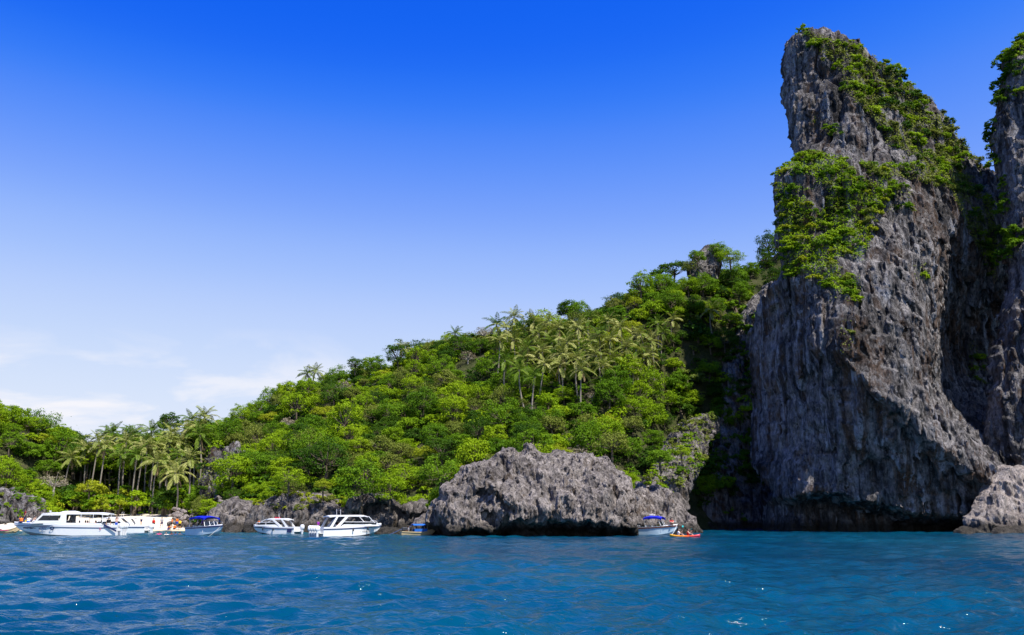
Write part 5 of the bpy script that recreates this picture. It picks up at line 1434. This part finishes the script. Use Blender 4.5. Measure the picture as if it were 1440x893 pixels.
# --- kayak --------------------------------------------------------------------------------
def kayak(px, Y, rz, L, label):
    x = (px - CX) / F_PX * Y / (CP + SP * (751 - CY) / F_PX)
    r = empty('kayak', (x, Y, 0.02), rz); tag(r, label, 'kayak')
    def grad():
        m_, t, b = new_mat('kayak_plastic'); q = NT(t); tc_ = q.n('ShaderNodeTexCoord'); sp = q.n('ShaderNodeSeparateXYZ'); q.l(tc_.outputs['Object'], sp.inputs[0])
        c = q.ramp(q.rng(sp.outputs['X'], -L / 2, L / 2), [(0.0, (0.75, 0.42, 0.02)), (0.4, (0.80, 0.22, 0.01)), (0.75, (0.62, 0.03, 0.02)), (1.0, (0.60, 0.06, 0.10))])
        q.l(c, b.inputs['Base Color']); b.inputs['Roughness'].default_value = 0.35; return m_
    secs = []
    for t in np.linspace(0, 1, 19):
        xx = (t - 0.5) * L; b = 0.39 * max(0.03, math.sin(math.pi * t)) ** 0.55; up = 0.16 * abs(2 * t - 1) ** 2.5
        w = 0.5 - 0.5 * math.cos(min(1, max(0, (t - 0.18) / 0.14)) * math.pi); w *= 0.5 - 0.5 * math.cos(min(1, max(0, (0.84 - t) / 0.14)) * math.pi)
        secs.append([(xx, 0, -0.12 + up), (xx, b * 0.7, -0.10 + up), (xx, b, 0.10 + up), (xx, b * 0.86, 0.20 + up), (xx, b * 0.6, 0.20 - 0.13 * w + up), (xx, 0, 0.21 - 0.15 * w + up), (xx, -b * 0.6, 0.20 - 0.13 * w + up), (xx, -b * 0.86, 0.20 + up), (xx, -b, 0.10 + up), (xx, -b * 0.7, -0.10 + up)])
    MB().loft(secs).build('hull', grad(), r, True)
    for xx in (-0.75, 0.35):
        s = MB(); s.box((xx - 0.28, 0, 0.32), (0.06, 0.42, 0.36), -0.2); s.build('backrest', M['black'], r, False, 0.02)
    return r
B9 = kayak(963, 107.5, R(-14), 3.5, 'orange and red sit-on-top kayak with two paddlers')
a = wpt(B7, (2.4, 0, 1.3)); b = wpt(B9, (-1.5, 0, 0.3)); rope('mooring_rope', a, b, 'rope running from the small canopied boat towards the kayak', 0.12)
print('BOATS', round(time.time() - T0, 1))
# ------------------------------------------------------------------ people
SKIN = [plain('skin_tan', (0.42, 0.23, 0.14), 0.6, 0, 0.3, 0.1, 8), plain('skin_light', (0.62, 0.38, 0.27), 0.6, 0, 0.3, 0.1, 8), plain('skin_brown', (0.22, 0.11, 0.06), 0.6, 0, 0.3, 0.1, 8)]
HAIR = plain('dark_hair', (0.02, 0.014, 0.010), 0.6)
EYE = plain('eye', (0.02, 0.015, 0.012), 0.2)
CLOTH = {k: plain('cloth_' + k, c, 0.85, 0, 0.15, 0.2, 12) for k, c in dict(dark_red=(0.22, 0.02, 0.03), navy=(0.02, 0.025, 0.09), white=(0.75, 0.74, 0.72), orange=(0.85, 0.18, 0.01), pink=(0.80, 0.10, 0.30), teal=(0.02, 0.35, 0.36), black=(0.02, 0.02, 0.022), red=(0.65, 0.02, 0.02), purple=(0.25, 0.03, 0.35), blue=(0.02, 0.10, 0.55), yellow=(0.80, 0.55, 0.03), grey=(0.3, 0.3, 0.32)).items()}
def capsule_field(prims, h, k, pad=0.06):
    P = np.array([p for a in prims for p in (a[0], a[1])], float); r = max(max(a[2], a[3]) for a in prims) + pad
    lo_, hi_ = P.min(0) - r, P.max(0) + r
    n = np.ceil((hi_ - lo_) / h).astype(int) + 1
    Fd = np.full(n, 0.5, np.float32)
    for a, b, ra, rb in prims:
        a, b = np.array(a, float), np.array(b, float); rm = max(ra, rb) + 0.09
        i0 = np.maximum(0, ((np.minimum(a, b) - rm - lo_) / h).astype(int)); i1 = np.minimum(n, ((np.maximum(a, b) + rm - lo_) / h).astype(int) + 2)
        g = np.stack(np.meshgrid(*[lo_[d] + np.arange(i0[d], i1[d]) * h for d in range(3)], indexing='ij'), -1)
        e = b - a; t = np.clip(((g - a) @ e) / (e @ e + 1e-9), 0, 1)
        d = np.linalg.norm(g - a - t[..., None] * e, axis=-1) - (ra + (rb - ra) * t)
        S = Fd[i0[0]:i1[0], i0[1]:i1[1], i0[2]:i1[2]]
        m = np.clip(0.5 + 0.5 * (S - d) / k, 0, 1)
        S[...] = S * (1 - m) + d * m - k * m * (1 - m)
    return Fd, lo_
def pose_prims(J):
    """tapered limbs between the joints; figure faces +x"""
    T = {}
    n, c, p, hd = (np.array(J[k], float) for k in ('neck', 'chest', 'pelvis', 'head'))
    T['torso'] = []
    for s in (1, -1):
        y = np.array([0, s, 0])
        T['torso'] += [(c + y * 0.075, p + y * 0.07, 0.105, 0.095), (c + y * 0.09 + (n - c) * 0.5, c + y * 0.075, 0.075, 0.105)]
    T['hips'] = [(p + np.array([0, 0.075, 0]), p - np.array([0, 0.075, 0]), 0.112, 0.112)]
    T['neck'] = [(n, hd - (hd - n) * 0.35, 0.055, 0.05)]
    up = (hd - n) / np.linalg.norm(hd - n); f = np.array([1, 0, 0])
    T['head'] = [(hd + up * 0.035, hd - up * 0.045 + f * 0.015, 0.096, 0.072), (hd - up * 0.09 + f * 0.035, hd - up * 0.05 + f * 0.03, 0.045, 0.05), (hd - up * 0.01 + f * 0.09, hd - up * 0.035 + f * 0.108, 0.012, 0.018)]
    T['head'] += [(hd + np.array([0, s * 0.098, 0]) - up * 0.01, hd + np.array([0, s * 0.10, 0]) - up * 0.035, 0.018, 0.014) for s in (1, -1)]
    T['upper'] = []; T['fore'] = []; T['hand'] = []; T['thigh'] = []; T['shin'] = []; T['foot'] = []
    for s, sd in ((1, 'l'), (-1, 'r')):
        S, E, W = (np.array(J[k + sd], float) for k in ('sh', 'el', 'wr'))
        T['upper'].append((S, E, 0.058, 0.042)); T['fore'].append((E, W, 0.043, 0.028))
        d = (W - E) / np.linalg.norm(W - E); a = np.cross(d, (0, 0, 1)); a = a / (np.linalg.norm(a) + 1e-6) if np.linalg.norm(a) > 0.1 else np.array([1.0, 0, 0])
        K = W + d * 0.085
        T['hand'].append((W, K, 0.028, 0.034))
        curl = np.array([0, 0, -1.0]) if abs(d[2]) < 0.7 else np.array([0.6, 0, 0])
        for i, (o, l) in enumerate(((-0.033, 0.066), (-0.011, 0.078), (0.011, 0.074), (0.033, 0.058))):
            b = K + a * o; m = b + d * l * 0.6; T['hand'] += [(b, m, 0.0125, 0.012), (m, m + (d * 0.7 + curl * 0.6) * l * 0.5, 0.012, 0.011)]
        b = W + d * 0.03 - a * 0.03; T['hand'] += [(b, b - a * 0.035 + d * 0.03, 0.0135, 0.012), (b - a * 0.035 + d * 0.03, b - a * 0.04 + d * 0.065, 0.012, 0.0105)]
        H_, Kn, A, To = (np.array(J[k + sd], float) for k in ('hip', 'kn', 'an', 'to'))
        T['thigh'].append((H_, Kn, 0.088, 0.056)); T['shin'] += [(Kn, Kn + (A - Kn) * 0.35, 0.055, 0.058), (Kn + (A - Kn) * 0.35, A, 0.056, 0.036)]
        T['foot'].append((A - np.array([0.03, 0, 0.03]), To, 0.038, 0.028))
    return T
def mk(J, **kw):
    J = dict(J); J.update(kw); return J
STAND = dict(pelvis=(0, 0, 0.93), chest=(0.01, 0, 1.26), neck=(0, 0, 1.44), head=(0.03, 0, 1.60), shl=(0, 0.185, 1.39), shr=(0, -0.185, 1.39), ell=(-0.02, 0.25, 1.11), elr=(-0.02, -0.25, 1.11), wrl=(0.06, 0.27, 0.87), wrr=(0.06, -0.27, 0.87),
             hipl=(0, 0.09, 0.90), hipr=(0, -0.09, 0.90), knl=(0.03, 0.11, 0.49), knr=(0.01, -0.11, 0.49), anl=(0.0, 0.12, 0.08), anr=(-0.03, -0.12, 0.08), tol=(0.17, 0.14, 0.03), tor=(0.14, -0.14, 0.03))
POSES = {
    'stand': STAND,
    'reach': mk(STAND, ell=(0.10, 0.27, 1.62), elr=(0.06, -0.26, 1.60), wrl=(0.16, 0.20, 1.86), wrr=(0.12, -0.20, 1.85)),
    'walk': mk(STAND, knl=(0.16, 0.10, 0.50), anl=(0.20, 0.11, 0.09), tol=(0.37, 0.12, 0.05), knr=(-0.05, -0.10, 0.50), anr=(-0.28, -0.11, 0.14), tor=(-0.13, -0.12, 0.03), ell=(-0.12, 0.24, 1.13), wrl=(-0.08, 0.25, 0.90), elr=(0.08, -0.24, 1.13), wrr=(0.24, -0.23, 0.98)),
    'sit': dict(pelvis=(0, 0, 0.11), chest=(-0.03, 0, 0.44), neck=(-0.02, 0, 0.62), head=(0.02, 0, 0.78), shl=(-0.02, 0.185, 0.57), shr=(-0.02, -0.185, 0.57), ell=(0.06, 0.24, 0.31), elr=(0.06, -0.24, 0.31), wrl=(0.28, 0.15, 0.22), wrr=(0.28, -0.15, 0.22),
                hipl=(0.02, 0.09, 0.09), hipr=(0.02, -0.09, 0.09), knl=(0.44, 0.12, 0.09), knr=(0.44, -0.12, 0.09), anl=(0.46, 0.12, -0.32), anr=(0.46, -0.12, -0.32), tol=(0.62, 0.13, -0.37), tor=(0.62, -0.13, -0.37)),
    'squat': dict(pelvis=(-0.05, 0, 0.13), chest=(0.06, 0, 0.43), neck=(0.12, 0, 0.60), head=(0.18, 0, 0.75), shl=(0.11, 0.185, 0.55), shr=(0.11, -0.185, 0.55), ell=(0.28, 0.22, 0.38), elr=(0.28, -0.22, 0.38), wrl=(0.44, 0.10, 0.34), wrr=(0.44, -0.10, 0.34),
                  hipl=(-0.03, 0.09, 0.12), hipr=(-0.03, -0.09, 0.12), knl=(0.30, 0.13, 0.40), knr=(0.30, -0.13, 0.40), anl=(0.20, 0.12, 0.07), anr=(0.20, -0.12, 0.07), tol=(0.38, 0.13, 0.03), tor=(0.38, -0.13, 0.03)),
    'paddle': dict(pelvis=(0, 0, 0.11), chest=(-0.04, 0, 0.44), neck=(-0.02, 0, 0.62), head=(0.02, 0, 0.78), shl=(-0.02, 0.185, 0.57), shr=(-0.02, -0.185, 0.57), ell=(0.14, 0.30, 0.42), elr=(0.14, -0.28, 0.38), wrl=(0.36, 0.26, 0.58), wrr=(0.36, -0.24, 0.38),
                   hipl=(0.02, 0.09, 0.09), hipr=(0.02, -0.09, 0.09), knl=(0.42, 0.15, 0.22), knr=(0.42, -0.15, 0.22), anl=(0.78, 0.13, 0.06), anr=(0.78, -0.13, 0.06), tol=(0.84, 0.14, 0.18), tor=(0.84, -0.14, 0.18)),
    'swim': mk(STAND, ell=(0.20, 0.36, 1.34), elr=(0.20, -0.36, 1.34), wrl=(0.42, 0.30, 1.36), wrr=(0.42, -0.30, 1.36)),
}
PM = {}
def person_meshes(pose):
    if pose in PM: return PM[pose]
    T = pose_prims(POSES[pose]); h = 0.018; J = POSES[pose]
    out = {}
    def surf(key, prims, k, inflate, cut=None):
        Fd, lo_ = capsule_field([(a, b, ra + inflate, rb + inflate) for a, b, ra, rb in prims], h, k)
        if cut is not None:
            g = np.meshgrid(*[lo_[d] + np.arange(Fd.shape[d]) * h for d in range(3)], indexing='ij')
            Fd = np.maximum(Fd, cut(*g)).astype(np.float32)
        V, Q = surface_nets(Fd, lo_, h)
        m = mesh_np(key, V, Q, None, True); m.materials.append(None); out[key] = m
    surf('body', sum(T.values(), []), 0.025, 0.0)
    nz = J['neck'][2]
    surf('shirt', T['torso'] + [(a, a + (b - a) * 0.62, ra, ra * 0.9) for a, b, ra, rb in T['upper']], 0.03, 0.016, lambda x, y, z: z - (nz - 0.01))
    surf('vest', T['torso'], 0.03, 0.035, lambda x, y, z: np.maximum(z - (nz - 0.03), 0.06 - (z - J['pelvis'][2])))
    surf('shorts', T['hips'] + [(a, a + (b - a) * 0.55, ra, ra * 0.9) for a, b, ra, rb in T['thigh']], 0.03, 0.016)
    surf('trousers', T['hips'] + T['thigh'] + T['shin'], 0.03, 0.014)
    hd = np.array(J['head']); surf('hair', T['head'][:1], 0.02, 0.018, lambda x, y, z: np.minimum(np.maximum((x - hd[0]) - 0.075 + 0.0 * z, 0.0) + (hd[2] + 0.045 - z), np.maximum(x - hd[0] + 0.01, hd[2] - 0.10 - z)))
    PM[pose] = out
    return out
eye_m = None
def person(pose, loc, rz, label, top, bottom, skin=0, kind='shirt', group=None, s=1.0, hair=True):
    global eye_m
    P = person_meshes(pose)
    o = link('person', P['body']); o.location = loc; o.rotation_euler = (0, 0, rz); o.scale = (s, s, s)
    def mset(ob, mat): ob.material_slots[0].link = 'OBJECT'; ob.material_slots[0].material = mat
    mset(o, SKIN[skin])
    if top: mset(link('life_vest' if kind == 'vest' else 'shirt', P['vest' if kind == 'vest' else 'shirt'], o), CLOTH[top])
    if bottom: mset(link('trousers' if bottom in ('navy',) and kind == 'long' else 'shorts', P['trousers' if kind == 'long' else 'shorts'], o), CLOTH[bottom])
    if hair: mset(link('hair', P['hair'], o), HAIR)
    hd = POSES[pose]['head']
    e = MB()
    for sy in (1, -1): e.tube([(hd[0] + 0.074, hd[1] + sy * 0.034, hd[2] - 0.002), (hd[0] + 0.094, hd[1] + sy * 0.033, hd[2] - 0.002)], [0.012, 0.007], 6)
    if eye_m is None: eye_m = {}
    if pose not in eye_m:
        m = bpy.data.meshes.new('eyes'); m.from_pydata(e.v, [], e.f); m.materials.append(EYE); eye_m[pose] = m
    link('eyes', eye_m[pose], o)
    tag(o, label, 'person', group)
    return o
def on(root, p, rz=0.0):
    return tuple(wpt(root, p)), root.rotation_euler.z + rz
# long cabin boat
l, a = on(B1, (5.35, 0.1, 1.62), R(30)); person('stand', l, a, 'person in dark red top and navy trousers standing on the cabin boat foredeck', 'dark_red', 'navy', 0, 'long')
l, a = on(B1, (5.60, 0.45, 1.58), R(-60)); person('squat', l, a, 'person in orange crouching at the very bow of the cabin boat', 'orange', 'navy', 1)
l, a = on(B1, (4.75, 0.35, 1.60), R(-90)); person('squat', l, a, 'person in white crouching in the middle of the cabin boat foredeck', 'white', 'blue', 1)
l, a = on(B1, (4.05, 0.55, 1.62), R(200)); person('squat', l, a, 'bare-backed person crouching against the cabin boat windscreen', None, 'white', 1)
for i, (x, y, top, lab) in enumerate([(-0.85, 1.05, 'white', 'passenger in white in the foremost seat of the cabin boat'), (-1.85, 1.05, 'grey', 'passenger in grey in the second seat of the cabin boat'), (-2.85, 1.05, 'pink', 'passenger in pink seated amidships in the cabin boat'),
                                      (-3.85, 1.05, 'orange', 'passenger in orange seated near the stern of the cabin boat'), (-1.85, -1.05, 'white', 'passenger in white on the far side of the cabin boat'), (-3.85, -1.05, 'teal', 'passenger in teal on the far side near the cabin boat stern')]):
    l, a = on(B1, (x + 0.05, y, 0.97)); person('sit', l, a, lab, top, 'navy', i % 3)
l, a = on(B1, (-5.35, 1.0, 0.56), R(90)); person('stand', l, a, 'person in black standing in the stern of the cabin boat', 'black', 'white', 0)
l, a = on(B1, (-6.35, 1.1, 0.62), R(160)); person('reach', l, a, 'sunburnt person in blue shorts reaching up to the cabin boat roof', None, 'blue', 1)
# other boats
l, a = on(B3, (-2.6, 0.9, 0.42), R(60)); person('stand', l, a, 'person in purple standing in the stern of the blue-canopied boat', 'purple', 'black', 0)
l, a = on(B3, (-0.5, 0.6, 0.82)); person('sit', l, a, 'person in white seated under the blue canopy by the beach', 'white', 'navy', 2)
l, a = on(B4, (2.55, 0.25, 1.18), R(-150)); person('squat', l, a, 'person in orange crouching on the bow of the small white speedboat', 'orange', 'white', 1)
l, a = on(B5, (-2.1, -0.75, 0.84)); person('sit', l, a, 'person in red seated on the near side of the hardtop speedboat', 'red', 'black', 0)
l, a = on(B5, (-1.0, 0.75, 0.84)); person('sit', l, a, 'person in dark red seated on the far side of the hardtop speedboat', 'dark_red', 'black', 2)
l, a = on(B5, (-4.0, 0.9, 0.45), R(120)); person('stand', l, a, 'person in purple standing behind the outboards of the hardtop speedboat', 'purple', 'black', 0, s=0.9)
l, a = on(B7, (1.75, -0.25, 1.30), R(-60)); person('squat', l, a, 'person in red crouching on the bow of the small canopied boat', 'red', 'navy', 1)
l, a = on(B7, (-0.3, 0.6, 0.80)); person('sit', l, a, 'person in yellow seated under the small blue canopy', 'yellow', 'black', 0)
l, a = on(B8, (-0.4, 0, 0.38), R(20)); person('sit', l, a, 'person in orange seated in the longtail boat at the left frame edge', 'orange', 'navy', 2)
l, a = on(B6, (-1.55, 0.0, 0.38), R(180)); person('sit', l, a, 'boatman in grey seated by the longtail engine', 'grey', 'black', 2)
l, a = on(B9, (-0.72, 0, 0.06)); person('paddle', l, a, 'paddler in a white top in the rear kayak seat', 'white', 'black', 1)
l, a = on(B9, (0.40, 0, 0.06)); pd = person('paddle', l, a, 'paddler in a red vest over bare arms in the front kayak seat', 'red', 'black', 1, 'vest')
# paddles held in the hands of the kayakers
for who, seat, tl in (('teal bladed paddle lifted by the rear kayaker', -0.72, 0.55), ('teal bladed paddle dipped by the front kayaker', 0.40, -0.28)):
    pm = MB(); d = np.array([0.0, math.cos(tl), math.sin(tl)]); c = np.array([0.46, 0.01, 0.52])
    pm_ = empty('paddle', *on(B9, (seat, 0, 0.06))); 
    MB().tube([tuple(c - d * 1.0), tuple(c + d * 1.0)], 0.018, 6).build('shaft', M['black'], pm_)
    for s in (1, -1):
        b = MB(); e = c + d * s * 1.0; f = c + d * s * 1.42
        b.add([e + (0.02, 0, 0), (e + f) / 2 + (0.10, 0, 0), f + (0.07, 0, 0), f - (0.07, 0, 0), (e + f) / 2 - (0.10, 0, 0), e - (0.02, 0, 0)], [(0, 1, 4, 5), (1, 2, 3, 4)])
        bo = b.build('blade', CLOTH['teal'], pm_); so = bo.modifiers.new('thick', 'SOLIDIFY'); so.thickness = 0.02
    tag(pm_, who, 'paddle')
# on the beach
for i, (px, Y, pose, top, kind, lab) in enumerate([(229, 151.5, 'stand', 'red', 'vest', 'person in a red vest alone at the left of the beach group'), (240, 152.5, 'walk', 'grey', 'shirt', 'person in grey walking along the beach'), (250, 151, 'squat', 'orange', 'vest', 'person in an orange vest squatting at the left of the vest group'),
                                                   (254, 152.5, 'stand', 'orange', 'vest', 'person in an orange vest standing second in the vest group'), (258, 151.5, 'squat', 'orange', 'vest', 'person in an orange vest squatting in the middle of the vest group'), (261, 153, 'stand', 'orange', 'vest', 'person in an orange vest standing furthest back in the vest group'),
                                                   (265, 151, 'stand', 'yellow', 'vest', 'person in a yellow vest beside the blue-canopied boat'), (212, 154, 'stand', 'white', 'shirt', 'person in white standing higher up the beach')]):
    x = (px - CX) / F_PX * Y
    person(pose, (x, Y, beach_z(x, Y) - 0.02), R(-90 + 37 * i), lab, top, ['black', 'navy', 'blue'][i % 3], i % 3, kind)
for i, (px, Y, top, lab) in enumerate([(238, 124, 'pink', 'swimmer in pink left of the other swimmers'), (247, 121, 'white', 'swimmer in white in the water before the beach'), (254, 124, 'dark_red', 'swimmer in dark red among the group before the beach'), (260, 121, 'blue', 'swimmer in blue beside the canopied boat'), (266, 121, 'red', 'swimmer in red at the stern of the canopied boat')]):
    x = (px - CX) / F_PX * Y
    person('swim', (x, Y, -1.33), R(-70 + 41 * i), lab, top, 'black', i % 3)
print('PEOPLE', round(time.time() - T0, 1))
